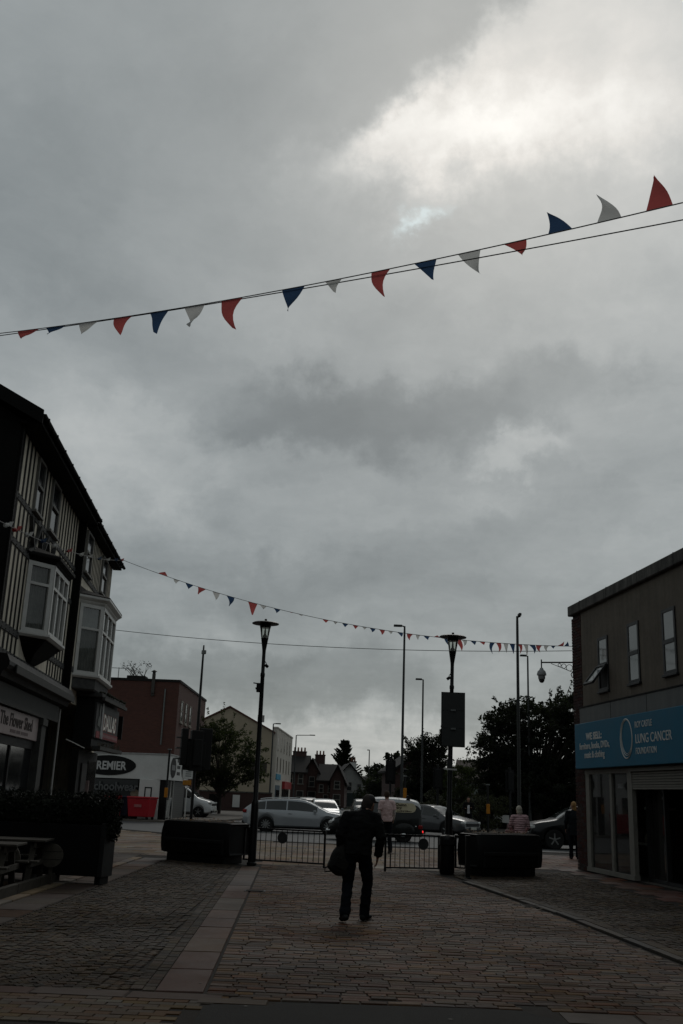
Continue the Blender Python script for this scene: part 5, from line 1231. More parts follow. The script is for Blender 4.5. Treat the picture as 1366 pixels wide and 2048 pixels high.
# --- cream gabled block further up the street
CB = thing('cream_building', 'cream rendered three storey building with plain gable end and street windows', 'building', (-6.6, 112, 0), -2.5)
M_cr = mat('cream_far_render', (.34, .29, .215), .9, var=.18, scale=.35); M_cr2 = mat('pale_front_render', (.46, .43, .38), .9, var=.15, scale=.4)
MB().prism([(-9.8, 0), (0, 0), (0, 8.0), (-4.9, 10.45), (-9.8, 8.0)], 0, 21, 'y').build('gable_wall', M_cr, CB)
MB().prism([(.25, 7.85), (-4.9, 10.5), (-10.1, 7.85), (-10.1, 8.02), (-4.9, 10.68), (.25, 8.02)], -.18, 21, 'y').build('roof', mat('red_clay_verge', (.10, .045, .035), .85), CB)
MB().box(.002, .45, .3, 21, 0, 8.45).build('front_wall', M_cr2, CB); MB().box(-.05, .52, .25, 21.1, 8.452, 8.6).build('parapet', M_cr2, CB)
for zz, hh in ((6.2, 1.5), (3.9, 1.5)):
    for k in range(5):
        y = 1.6 + 3.8 * k; w_ = MB().box(.452, .50, y, y + .9, zz - .1, zz).box(.452, .48, y, y + .1, zz, zz + hh).box(.452, .48, y + .8, y + .9, zz, zz + hh).build('window', M_lintel, CB); MB().box(.453, .46, y + .1, y + .8, zz, zz + hh).build('pane', DPANE, w_)
MB().cbox(.455, .55, 1.0, 6.2, 3.0, 3.6, .01).build('blue_sign', mat('cyan_blue_sign', (.02, .24, .38), .6), CB)
MB().box(.455, .5, .9, 6.0, 0, 2.4).build('teal_shopfront', mat('teal_shopfront', (.06, .10, .13), .6), CB); MB().box(.502, .51, 1.3, 5.6, .5, 1.9).build('pane', DPANE, CB)
MB().cbox(.455, .8, 9.0, 18.5, 2.05, 2.9, .01).build('red_sign', mat('red_shop_sign', (.32, .03, .03), .6), CB)
for k in range(4): MB().box(.455, .5, 9.2 + 2.4 * k, 11.0 + 2.4 * k, 0, 2.0).build('pane', DPANE, CB)
# --- terraced houses beyond
def house(name, label, loc, rot, w_, d, eave, ridge, wall, gable='front', wins=(), chim=None, lower=None, group=None, cat_='house', rm=None):
    t = thing(name, label, cat_, loc, rot, group); rm = rm or M_slate
    if gable == 'front':
        MB().prism([(0, 0), (w_, 0), (w_, eave), (w_ / 2, ridge), (0, eave)], 0, d, 'y').build('wall', wall, t)
        e = (ridge - eave) / (w_ / 2) * .35
        MB().prism([(-.35, eave - e), (w_ / 2, ridge), (w_ + .35, eave - e), (w_ + .35, eave - e + .18), (w_ / 2, ridge + .2), (-.35, eave - e + .18)], -.4, d + .3, 'y').build('roof', rm, t)
        for sg_ in (0, 1):
            a = (-.4, eave - e - .15) if not sg_ else (w_ + .4, eave - e - .15)
            MB().bar((a[0], -.44, a[1] + .1), (w_ / 2, -.44, ridge + .02), .06, .26, up=(0, -1, 0)).build('bargeboard', M_timber, t)
    else:
        MB().prism([(0, 0), (d, 0), (d, eave), (d / 2, ridge), (0, eave)], 0, w_, 'x').build('wall', wall, t)
        e = (ridge - eave) / (d / 2) * .35
        MB().prism([(-.35, eave - e), (d / 2, ridge), (d + .35, eave - e), (d + .35, eave - e + .18), (d / 2, ridge + .2), (-.35, eave - e + .18)], -.1, w_ + .1, 'x').build('roof', rm, t)
    for x0, x1, z0, z1 in wins:
        o = MB().box(x0, x0 + .08, -.05, -.002, z0, z1).box(x1 - .08, x1, -.05, -.002, z0, z1).box(x0 + .08, x1 - .08, -.05, -.002, z1 - .08, z1).box(x0 - .1, x1 + .1, -.12, -.002, z0 - .1, z0 - .001).box(x0 + .08, x1 - .08, -.045, -.002, (z0 + z1) / 2 - .04, (z0 + z1) / 2 + .04).build('window', M_dull, t)
        MB().box(x0 + .08, x1 - .08, -.02, -.003, z0, z1 - .08).build('pane', DPANE, o)
    if lower: MB().box(.02, w_ - .02, -.06, -.001, 0, lower[0]).build('lower_front', lower[1], t)
    if chim:
        cx, cy, cw, cz, npot = chim; c_ = MB().box(cx - cw / 2, cx + cw / 2, cy - .35, cy + .35, ridge - 1.0, cz).build('chimney', wall if npot > 2 else M_white, t)
        MB().box(cx - cw / 2 - .06, cx + cw / 2 + .06, cy - .42, cy + .42, cz + .002, cz + .14).build('chimney_cap', M_dbrick, t)
        for k in range(npot): MB().lathe([(.13, 0), (.10, .5), (.13, .52), (.0, .54)], 8, (cx - cw / 2 + cw * (k + .5) / npot, cy, cz + .14)).build('chimney_pot', mat('terracotta_pot', (.16, .06, .035), .8), t)
    return t
house('terraced_house', 'red brick terraced house with large chimney stack beside the cream building', (-6.3, 140, 0), -3, 3.0, 9, 4.4, 6.6, M_dbrick, 'side', ((.4, 1.1, 2.9, 4.2), (1.8, 2.5, 2.9, 4.2), (1.6, 2.6, .4, 2.0)), (1.5, 4.5, 1.9, 7.2, 4), group='dark brick houses up the street')
house('terraced_house', 'red brick terraced house with chimney pots over a dark gable', (-3.95, 141, 0), -3, 2.6, 9, 4.0, 6.2, M_dbrick, 'front', ((.9, 1.7, 2.6, 3.9), (.8, 1.9, .4, 2.0)), (2.0, 5, 1.4, 6.9, 3), group='dark brick houses up the street')
house('terraced_house', 'brick terraced house with broad slate roof between two dark gables', (-1.9, 139, 0), -3, 2.6, 9, 3.4, 5.5, M_dbrick, 'side', ((.3, .9, 1.9, 2.9), (1.5, 2.2, 1.9, 2.9), (.9, 1.6, .1, 1.6)), None, group='dark brick houses up the street')
house('terraced_house', 'brick terraced house with gable next to the grey rendered house', (-.1, 137, 0), -3, 1.9, 9, 3.5, 5.35, M_dbrick, 'front', ((.5, 1.3, 2.4, 3.4), (.4, 1.4, .3, 1.7)), None, group='dark brick houses up the street')
house('grey_rendered_house', 'grey rendered gable house with white chimney and dark lower front', (.55, 150, 0), 5, 4.2, 8, 3.7, 6.0, mat('grey_house_render', (.27, .27, .26), .9, scale=.5), 'front', ((1.7, 2.5, 2.3, 3.5), (3.2, 3.9, 2.1, 3.3)), (2.9, 3.0, .9, 6.4, 2), (1.95, mat('dark_teal_front', (.025, .035, .035), .7)))
house('long_low_house', 'long low cream house beyond the grey rendered house', (5.1, 158, 0), 8, 4.5, 8, 2.9, 4.4, mat('cream_low_render', (.36, .32, .26), .9, scale=.5), 'side', ((.5, 1.0, .8, 2.4), (1.6, 2.1, .8, 2.4), (2.7, 3.2, .8, 2.4), (3.7, 4.1, .8, 2.4)))
house('pale_house', 'pale green house with low brown roof behind the dark trees', (9.6, 80, 0), -10, 5.5, 8, 3.1, 4.55, mat('pale_green_render', (.20, .23, .21), .9, scale=.6), 'side', ((.5, 1.4, 1.6, 2.6), (2.2, 3.2, 1.6, 2.6), (4, 4.9, 1.6, 2.6)), rm=mat('brown_tile_roof', (.06, .045, .04), .85))
house('gabled_villa', 'dark gabled house half hidden behind the ivy clad tree', (5.2, 84, 0), 6, 3.4, 7, 3.8, 5.0, M_dbrick, 'front', ((.6, 1.3, 2.8, 3.9),))
lw_ = thing('low_brick_wall', 'low brown wall running below the cream gable', 'wall', (-12.5, 88, 0), 2)
MB().box(0, 7.5, 0, .3, 0, 1.5).build('wall_body', M_dbrick, lw_); MB().box(-.05, 7.55, -.06, .36, 1.502, 1.6).build('coping', M_conc, lw_); MB().box(2.2, 3.2, -.02, -.001, 0, 1.3).build('gate_panel', M_timber, lw_)
MB().box(4.2, 4.8, -.1, -.021, .3, 1.3).build('notice', M_offw, lw_)

# ================================================================== unseen terraces added behind the camera, for reflections and to cut light from there
def terrace(label, loc, rot, L, H, m):
    t = thing('shop_terrace', label, 'building', loc, rot, 'unseen terraces added along the street behind')
    MB().box(0, L, 0, 8, 0, H).build('wall', m, t); MB().prism([(-.3, H), (4, H + 2.4), (8.3, H), (8.3, H + .15), (4, H + 2.6), (-.3, H + .15)], 0, L, 'x').build('roof', M_slate, t)
    MB().box(0, L, -.12, -.002, 2.6, 3.4).build('fascia', M_shopgrey, t)
    for k in range(int(L / 2.6)):
        x = .7 + 2.6 * k
        for z in (4.2, 6.6):
            if z + 1.3 < H:
                w_ = MB().box(x, x + 1.1, -.06, -.002, z - .1, z).box(x, x + .08, -.04, -.002, z, z + 1.3).box(x + 1.02, x + 1.1, -.04, -.002, z, z + 1.3).build('window', M_dull, t); MB().box(x + .08, x + 1.02, -.02, -.003, z, z + 1.3).build('pane', DPANE, w_)
        MB().box(x - .2, x + 1.5, -.03, -.004, .5, 2.4).build('shop_window', DPANE, t)
terrace('unseen added brick terrace on the timbered side of the street behind the viewpoint', (-7.2, -24, 0), 90, 38, 8.2, M_rbrick)
terrace('unseen added grey terrace on the charity shop side of the street behind the viewpoint', (8.4, 9.0, 0), -90, 33, 7.6, M_render)
terrace('unseen added brick terrace closing the far end of the street behind the viewpoint', (9, -26, 0), 180, 17, 8.6, M_dbrick)

# ================================================================== red bins by the shop
def wheelie(label, loc, rot, m, w_=1.25, lab=True):
    t = thing('wheeled_bin', label, 'bin', loc, rot)
    d = .85; h = 1.05
    b = MB(); vs = [(-w_ / 2 * k, -d / 2 * k, z) if False else None for k, z in ((1, 0),)]
    q0 = [(-w_ * .44, -d * .40), (w_ * .44, -d * .40), (w_ * .44, d * .40), (-w_ * .44, d * .40)]; q1 = [(-w_ / 2, -d / 2), (w_ / 2, -d / 2), (w_ / 2, d / 2), (-w_ / 2, d / 2)]
    MB().add([(x, y, .14) for x, y in q0] + [(x, y, h) for x, y in q1], [(3, 2, 1, 0), (4, 5, 6, 7), (0, 1, 5, 4), (1, 2, 6, 5), (2, 3, 7, 6), (3, 0, 4, 7)]).build('body', m, t, bevel=.03)
    MB().cbox(-w_ / 2 - .03, w_ / 2 + .03, -d / 2 - .04, d / 2 + .04, h + .002, h + .10, .03).build('lid', m, t)
    for x in (-1, 1):
        for y in (-1, 1): MB().lathe([(.08, -.03), (.08, .03)], 12, (x * w_ * .38, y * d * .32, .08), 'y').build('wheel', M_tyre, t)
    if lab: MB().box(-.22, .22, -d / 2 * .97 - .01, -d / 2 * .97 + .005, .62, .76).build('label_patch', mat('faded_pink_patch', (.35, .12, .12), .7), t)
wheelie('large red wheeled bin on the kerb by the schoolwear shop', (-9.9, 54.75, 0), -22, mat('red_bin_plastic', (.34, .012, .02), .45, var=.15), 1.35)
wheelie('smaller red wheeled bin half hidden by the hedge planter', (-11.42, 55.1, 0), -12, MATS['red_bin_plastic'], .85)
wheelie('dark navy wheeled bin between the two red bins', (-10.82, 55.3, 0), -8, mat('navy_bin_plastic', (.012, .014, .03), .5), .45, False)

# ================================================================== poles, signals, street lights
def column(label, loc, h, arm, armz=0.0, head=.55, r=.075, name='street_light'):
    t = thing(name, label, 'street light', loc)
    MB().lathe([(r * 1.5, 0), (r * 1.5, 1.1), (r, 1.25), (r * .72, h - .3), (r * .62, h)], 12).build('column', M_galv2, t, smooth=35)
    s_ = 1 if arm > 0 else -1
    if arm: MB().tube([(0, 0, h - .04), (s_ * .1, 0, h), (arm, 0, h + armz)], r * .5, 8).build('arm', M_galv2, t)
    MB().cbox(-head / 2, head / 2, -.12, .12, -.05, .05, .02).build('lamp_head', M_galv2, t).location = (arm + s_ * head * .4, 0, h + armz + .01)
    return t
M_galv2 = mat('weathered_grey_column', (.035, .038, .037), .6, metal=.2, var=.2)
column('tall grey street light on the traffic island behind the black van', (3.62, 53, 0), 10.45, -.18, 0, .45)
column('slender grey street light standing in front of the ivy clad tree', (5.62, 64, 0), 8.9, -.12, 0, .4, .07)
column('tall grey column with small floodlight beside the large dark tree', (6.02, 33.0, 0), 7.6, .04, .04, .10, .06)
column('grey street light rising out of the large dark tree', (11.55, 60, 0), 10.1, -.1, 0, .4, .07)
column('grey street light with short arm in front of the cream building', (-5.6, 95, 0), 7.8, .25, 0, .5, .08)
column('far street light with long arm beside the terraced house chimneys', (-3.95, 110, 0), 7.65, 1.5, .05, .6, .08)
column('faint far street light in front of the round trees', (4.35, 120, 0), 6.8, .0, 0, .3, .08)
struct('traffic_island', MB().lathe([(1.5, -.12), (1.5, .02), (1.4, .03), (0, .03)], 24, (3.4, 53.1, 0)), M_kerb)
def signal(label, loc, rot, h=2.4, n=1, hood=True, pole=None, board=True):
    t = thing('traffic_signal', label, 'traffic light', loc, rot)
    MB().lathe([(.06, 0), (.06, pole or h + 1.2)], 10).build('pole', M_black, t, smooth=40)
    for k in range(n):
        x = (k - (n - 1) / 2) * .44
        hd = MB().cbox(x - .15, x + .15, -.10, .12, h, h + .95, .02).build('signal_head', M_blackm, t)
        if board: MB().cbox(x - .26, x + .26, .0, .02, h - .12, h + 1.07, .02).build('backing_board', M_blackm, t)
        for j in range(3):
            z = h + .16 + .31 * j
            MB().lathe([(.10, .12), (.10, .125), (0, .13)], 16, (x, 0, z), 'y').build('lens', mat('dark_signal_lens', (.03, .02, .02), .3), hd)
            m = MB(); P1 = [(x + .115 * math.cos(a), z + .115 * math.sin(a)) for a in [math.pi * q / 8 for q in range(-1, 10)]]
            m.add([(a, .12, b) for a, b in P1] + [(a, .30, b) for a, b in P1], [(i, i + 1, len(P1) + i + 1, len(P1) + i) for i in range(len(P1) - 1)]); m.build('visor', M_blackm, hd)
    return t
s1 = signal('black traffic signal cluster on a tall dark mast beside the schoolwear shop', (-5.32, 40, 0), 22, 2.45, 2, pole=4.6)
s1b = MB().lathe([(.055, 4.6), (.05, 5.6), (.04, 6.9), (.03, 7.2)], 10).build('mast', M_black, s1, smooth=40)
MB().cbox(-.06, .10, -.08, .08, 6.85, 7.0, .01).build('sensor', M_galv, s1); MB().cbox(-.24, .24, -.16, .16, 2.3, 3.85, .03).build('control_cabinet', M_blackm, s1)
MB().cbox(-.16, .16, -.34, -.18, 2.5, 3.5, .02).build('rear_head', M_blackm, s1)
MB().cbox(-.62, -.36, -.12, .12, 2.5, 3.9, .03).build('side_head', M_blackm, s1)
for k in range(3): MB().cbox(-.80, -.621, -.11, .11, 2.72 + .40 * k, 2.77 + .40 * k, .008).build('visor', M_galv2, s1)
MB().cbox(.1, .62, -.03, .03, 2.35, 3.95, .03).build('backing_board', M_blackm, s1)
signal('black traffic signal seen from behind left of the van', (3.05, 53.2, 0.03), -4, 2.35, 1)
signal('dark traffic signal beside the sign lamp post across the road', (5.75, 55.6, 0), 0, 2.2, 1)
signal('dark traffic signal under the large tree right of the junction', (9.6, 55.3, 0), 20, 2.2, 1)
def cpost(label, loc, h, zbox):
    t = thing('crossing_post', label, 'crossing post', loc)
    MB().lathe([(.055, 0), (.055, h)], 10).build('pole', M_black, t, smooth=40); MB().cbox(-.09, .09, -.14, -.056, zbox, zbox + .5, .02).build('push_button_box', mat('orange_yellow_box', (.42, .16, .01), .5), t)
    MB().cbox(-.1, .1, -.1, .1, h, h + .06, .01).build('cap', M_galv, t)
cpost('crossing post with orange box at the schoolwear shop corner', (-8.72, 55.0, 0), 3.6, 1.15)
cpost('crossing post with orange box above the delivery van', (3.75, 52.4, 0.03), 2.6, 1.55)
cpost('dark crossing post with orange box beside the lady in pink', (8.3, 54.6, 0), 2.4, .95)
t = thing('sign_post', 'white direction sign over small orange sign on a pale post', 'sign', (-7.82, 56.2, 0), 4)
MB().lathe([(.035, 0), (.035, 2.9)], 8).build('post', M_white, t); MB().cbox(-.28, .28, -.06, -.04, 2.15, 2.88, .01).build('white_sign', M_offw, t)
m = MB()
for k in range(5): m.box(-.12, .2, -.066, -.0605, 2.28 + .11 * k, 2.33 + .11 * k)
o = m.build('sign_text', M_galv, t); o['kind'] = 'stuff'
MB().cbox(-.24, .22, -.06, -.04, 1.82, 2.08, .01).build('orange_sign', mat('orange_sign', (.40, .17, .02), .6), t)
t = thing('street_nameplate', 'small white street nameplate on short legs under the large tree', 'sign', (10.0, 60.3, 0)); 
for x in (-.3, .3): MB().box(x - .03, x + .03, .01, .06, 0, .6).build('leg', M_galv, t)
MB().cbox(-.5, .5, -.02, .01, .42, .85, .005).build('plate', M_offw, t)
t = thing('bus_sign', 'brown board sign hanging on a post before the cream building', 'sign', (-6.75, 94.5, 0)); MB().box(-.04, .04, 0, .08, 0, 8.2).build('post', M_galv2, t); MB().cbox(-.8, .8, -.05, -.01, 3.3, 4.25, .02).build('board', mat('brown_board', (.06, .05, .045), .7), t); MB().cbox(-.32, .32, -.05, -.01, 7.85, 8.5, .02).build('upper_plate', mat('grey_plate', (.30, .28, .27), .7), t)

# ================================================================== trees
M_bark = mat('dark_bark', (.035, .03, .025), .9, bump=.5); M_leafA = mat('mid_green_leaves', (.022, .029, .011), .7, var=.4, scale=1.2, rnd=.35, island=True); M_leafB = mat('deep_green_leaves', (.009, .012, .0065), .75, var=.4, scale=1.2, rnd=.35, island=True); M_leafC = mat('far_dull_leaves', (.016, .019, .012), .85, var=.35, scale=.5, rnd=.3, island=True)
for m_ in (M_leafA, M_leafB, M_leafC):      # leaves let some light through
    q = NG(m_.node_tree); out = [n for n in m_.node_tree.nodes if n.type == 'OUTPUT_MATERIAL'][0]; pb = m_.node_tree.nodes['Principled BSDF']; tl = q.n('ShaderNodeBsdfTranslucent'); tl.inputs[0].default_value = (.055, .075, .018, 1) if m_ is M_leafA else (.022, .03, .010, 1)
    mx = q.n('ShaderNodeMixShader'); mx.inputs[0].default_value = .4; q.lk(pb.outputs[0], mx.inputs[1]); q.lk(tl.outputs[0], mx.inputs[2]); q.lk(mx.outputs[0], out.inputs[0])
def tree(name, label, loc, h, crown, nleaf, size, lm, seed=1, trunk_h=None, tr=.14, group=None, cat_='tree', sprays=0, clump=.42):
    """crown: list of (centre, radii) ellipsoids; clumps of leaves sit through their volume, thicker near the shell, on limbs from the trunk"""
    rr = random.Random(seed); t = thing(name, label, cat_, loc, 0, group); th = trunk_h or h * .3
    cl = []; vol = [c[1][0] * c[1][1] * c[1][2] for c in crown]; tot = sum(vol); ncl = max(14, nleaf // 55)
    for (c, r), v in zip(crown, vol):
        for _ in range(max(3, int(ncl * v / tot))):
            d = Vector((rr.gauss(0, 1), rr.gauss(0, 1), rr.gauss(0, 1))).normalized() * rr.uniform(.45, 1.0) ** .6
            k = clump * rr.uniform(.55, 1.35); cl.append((Vector((c[0] + d.x * r[0], c[1] + d.y * r[1], c[2] + d.z * r[2])), (k, k, k * .7)))
    tk = MB(); tk.tube([(0, 0, 0), (rr.uniform(-.05, .05), 0, th * .5), (rr.uniform(-.1, .1), rr.uniform(-.1, .1), th)], [tr * 1.25, tr, tr * .8], 9)
    for p, k in cl[::3]:
        b = Vector((0, 0, th * rr.uniform(.6, 1.0))); m_ = b.lerp(p, .5) + Vector((rr.uniform(-.2, .2), rr.uniform(-.2, .2), rr.uniform(.05, .4)))
        tk.tube([b, m_, p], [tr * .32, tr * .2, tr * .06], 5)
    lv = MB()
    for _ in range(sprays):
        p, k = cl[rr.randrange(len(cl))]; out = Vector((p.x - crown[0][0][0], (p.y - crown[0][0][1]) * .3, (p.z - crown[0][0][2]))).normalized(); q_ = p + out * rr.uniform(.5, 1.1) + Vector((0, 0, .2))
        tk.tube([p, p.lerp(q_, .5) + Vector((0, 0, .06)), q_], [tr * .08, tr * .06, tr * .03], 4)
        leaf_cloud(lv, [(p.lerp(q_, f), .10) for f in (.3, .5, .7, .85, 1.0)], 26, size, rr)
    tk.build('trunk', M_bark, t, smooth=50); leaf_cloud(lv, cl, nleaf, size, rr, .2); lv.build('crown', lm, t, fix=False)
    return t
tree('street_tree', 'bushy young street tree in leaf in front of the cream gable', (-8.0, 75, 0), 7.6, [((.1, 0, 4.0), (2.5, 2.2, 2.3)), ((-.4, 0, 5.4), (1.6, 1.5, 1.3)), ((1.6, 0, 3.2), (1.4, 1.2, 1.3)), ((-1.6, 0, 3.0), (1.3, 1.2, 1.3)), ((-.9, 0, 6.3), (.7, .7, .7)), ((2.4, 0, 4.5), (.8, .8, .7)), ((2.6, 0, 2.6), (.8, .8, .8))], 16000, .09, M_leafA, 3, 1.7, .10, sprays=60, clump=.36)
tree('large_dark_tree', 'large dark spreading tree beside the charity shop corner', (12.4, 62, 0), 8.6, [((.6, 0, 5.2), (4.2, 3, 2.9)), ((-2.0, -.5, 4.3), (2.2, 2, 1.9)), ((2.6, 0, 6.4), (2.4, 2, 1.9)), ((-.2, -1, 2.6), (4.2, 2.4, 1.6)), ((-.6, 0, 6.5), (1.6, 1.5, 1.2))], 44000, .115, M_leafB, 5, 2.2, .24, sprays=150)
tree('ivy_clad_tree', 'rounded dark ivy clad tree behind the slender street light', (7.0, 75, 0), 6.8, [((0, 0, 3.6), (1.75, 1.6, 2.4)), ((.2, 0, 5.2), (1.2, 1.1, 1.0)), ((-.6, 0, 5.0), (1.0, 1, .9)), ((.7, 0, 2.0), (1.5, 1.3, 1.6)), ((-.6, 0, 1.7), (1.5, 1.3, 1.5))], 20000, .10, M_leafB, 7, 2.0, .2, sprays=50)
tree('clipped_shrub', 'clipped pointed shrub between the van and the saloon', (6.15, 61.5, 0), 2.5, [((0, 0, .8), (1.05, .9, .8)), ((0, 0, 1.5), (.62, .6, .55)), ((0, 0, 2.0), (.25, .25, .3))], 6000, .055, mat('olive_shrub_leaves', (.042, .046, .02), .7, rnd=.3, island=True), 9, .5, .06, cat_='shrub', clump=.2)
tree('roadside_bush', 'loose bush behind the person in the open jacket', (8.6, 59, 0), 2.4, [((0, 0, 1.0), (1.4, 1.1, 1.0)), ((.8, 0, 1.5), (.8, .8, .6))], 6000, .06, MATS['olive_shrub_leaves'], 10, .4, .06, cat_='shrub', clump=.25)
tree('pale_bush', 'taller greenish bush left of the pale green house', (9.0, 72, 0), 4.6, [((0, 0, 2.4), (1.3, 1.2, 2.0)), ((.6, 0, 3.7), (.7, .7, .7))], 6000, .08, M_leafA, 13, 1.0, .1, cat_='shrub', sprays=14)
FG = 'round trees far up the street'
tree('far_tree', 'broad round tree far behind the faint street light', (13.8, 235, 0), 13, [((0, 0, 7), (5.0, 4, 4.6)), ((-3.5, 0, 5), (3.5, 3, 3.2)), ((3.6, 0, 5), (3, 3, 3))], 5200, .42, M_leafC, 14, 4, .3, FG, sprays=10, clump=1.1)
tree('far_tree', 'low round tree just left of the tall conifer', (-.5, 215, 0), 8, [((0, 0, 5), (2.5, 2.2, 2.3)), ((-2.5, 0, 4.2), (2.5, 2, 1.8))], 3000, .34, M_leafC, 15, 3, .2, FG, clump=.8)
tree('far_tree', 'low round tree between the brick chimneys and conifer', (-6.5, 230, 0), 8, [((0, 0, 5), (3.5, 2.2, 2.6)), ((4, 0, 4.4), (2.5, 2, 2))], 3000, .36, M_leafC, 16, 3, .2, FG, clump=.9)
tree('far_tree', 'dark tree between the round tree and the traffic signal', (22, 240, 0), 11, [((0, 0, 6), (4.5, 3, 4)), ((-5, 0, 4.5), (3.5, 3, 3)), ((4, 0, 4), (3, 3, 3))], 4200, .42, M_leafC, 17, 3, .3, FG, clump=1.0)
tree('dark_yew', 'dark spreading evergreen above the traffic signal beyond the van', (6.2, 104, 0), 5.2, [((-.5, 0, 2.6), (2.2, 2, 2.2)), ((1.4, 0, 3.2), (1.8, 1.6, 1.8)), ((-2.0, 0, 1.8), (1.6, 1.3, 1.5))], 7000, .14, M_leafB, 18, 1.5, .2, clump=.5)
tree('background_tree', 'small dark tree behind the pale green house roof', (17, 120, 0), 7, [((0, 0, 4.2), (3.4, 2, 2.4)), ((-3, 0, 3.5), (2, 2, 1.8))], 4000, .2, M_leafC, 19, 2, .2, clump=.6)
# conifer: whorls of drooping boughs
t = thing('conifer', 'tall pointed dark conifer behind the grey rendered house', 'tree', (2.25, 190, 0)); tk = MB().tube([(0, 0, 0), (0, 0, 6), (.1, 0, 11.3)], [.3, .2, .03], 8); lv = MB(); rr = random.Random(22)
for k in range(150):
    z = 2.0 + 9.2 * (k / 150); L = (11.6 - z) * .42 * rr.uniform(.6, 1.15) + .25; a = rr.uniform(0, 6.283); up = .55 if z > 6 else .28
    d = Vector((math.cos(a), math.sin(a), up)); n_ = 9
    for i in range(n_):
        f = (i + .6) / n_; p = Vector((0, 0, z)) + d * L * f + Vector((0, 0, .25 * f * f * L))
        for _ in range(3):
            q_ = p + Vector((rr.uniform(-.3, .3), rr.uniform(-.3, .3), rr.uniform(-.3, .08))) * (1.25 - f); s_ = Vector((rr.uniform(-.1, .1), rr.uniform(-.1, .1), .12)) ; e = d * .34
            lv.add([q_ - s_, q_ + e, q_ + s_, q_ - e * .6], [(0, 1, 2, 3)])
    tk.tube([(0, 0, z), Vector((0, 0, z)) + d * L + Vector((0, 0, .25 * L))], [.05, .012], 4)
tk.build('trunk', M_bark, t); lv.build('crown', M_leafB, t, fix=False)
hb = MB(); rr = random.Random(31); cl = []
for k in range(60): cl.append(((rr.uniform(0, 26), rr.uniform(-1, 1), rr.uniform(.4, 2.6)), (.9, .8, .8)))
leaf_cloud(hb, cl, 9000, .16, rr); hb.box(.5, 25.5, -.5, .5, 0, 2.6)
t = thing('boundary_hedge', 'long dark boundary hedge beneath the large tree', 'hedge', (8.8, 64.5, 0), 4); hb.build('foliage', M_leafB, t, fix=False)
hb = MB(); cl = []
for k in range(50): cl.append(((rr.uniform(0, 9), rr.uniform(-.6, .6), rr.uniform(.3, 3.0)), (.7, .6, .6)))
leaf_cloud(hb, cl, 6000, .14, rr); hb.box(.4, 8.6, -.3, .3, 0, 2.9)
t = thing('corner_hedge', 'dark hedge beyond the delivery van roof', 'hedge', (3.2, 98, 0), 6); hb.build('foliage', M_leafB, t, fix=False)
wd_ = MB(); cl = []
for k in range(160): 
    x = -150 + 300 * k / 160; cl.append(((x + rr.uniform(-2, 2), rr.uniform(-8, 8), rr.uniform(0, 7.0) + 1.5 * math.sin(x * .06)), (4.5, 4, 3.2)))
leaf_cloud(wd_, cl, 9000, .9, rr); wd_.box(-150, 150, -3, 3, 0, 6)
o = wd_.build('far_woods', M_leafC, None, fix=False); o.location = (20, 330, -1); tag(o, 'distant band of dull green woodland on the horizon', 'woodland', kind='stuff')
# ================================================================== people
def etube(mb, pts, rad, n=12, side=(1, 0, 0), caps=(1, 1)):
    pts = [Vector(p) for p in pts]; m = len(pts); S = Vector(side); vs = []
    for i, p in enumerate(pts):
        d = (pts[min(i + 1, m - 1)] - pts[max(i - 1, 0)]).normalized(); a = (S - d * S.dot(d))
        if a.length < .1: a = Vector((0, 1, 0)) - d * d.y
        a.normalize(); b = d.cross(a); rx, ry = rad[i] if isinstance(rad[i], tuple) else (rad[i], rad[i])
        for k in range(n): t = 2 * math.pi * k / n; vs.append(p + a * math.cos(t) * rx + b * math.sin(t) * ry)
    fs = [(i * n + k, i * n + (k + 1) % n, (i + 1) * n + (k + 1) % n, (i + 1) * n + k) for i in range(m - 1) for k in range(n)] + [tuple(range(n - 1, -1, -1)), tuple(range((m - 1) * n, m * n))]
    mb.add(vs, fs)
    for p, r, c_ in ((pts[0], rad[0], caps[0]), (pts[-1], rad[-1], caps[1])):
        if not c_: continue
       
        rx, ry = r if isinstance(r, tuple) else (r, r); mb.ball(p, rx, ry, min(rx, ry), 10, 6)
def fuse(mb, name, voxel, smooth=6):
    """melt overlapping volumes into one continuous skin"""
    me = mb.mesh('tmp'); o = bpy.data.objects.new('tmp', me)
    r_ = o.modifiers.new('r', 'REMESH'); r_.mode = 'VOXEL'; r_.voxel_size = voxel; s_ = o.modifiers.new('s', 'SMOOTH'); s_.iterations = smooth; s_.factor = .5
    out = evaluated(o); out.name = name
    out.polygons.foreach_set('use_smooth', [True] * len(out.polygons)); return out
M_skin = mat('skin', (.30, .17, .12), .6, var=.12, scale=8)
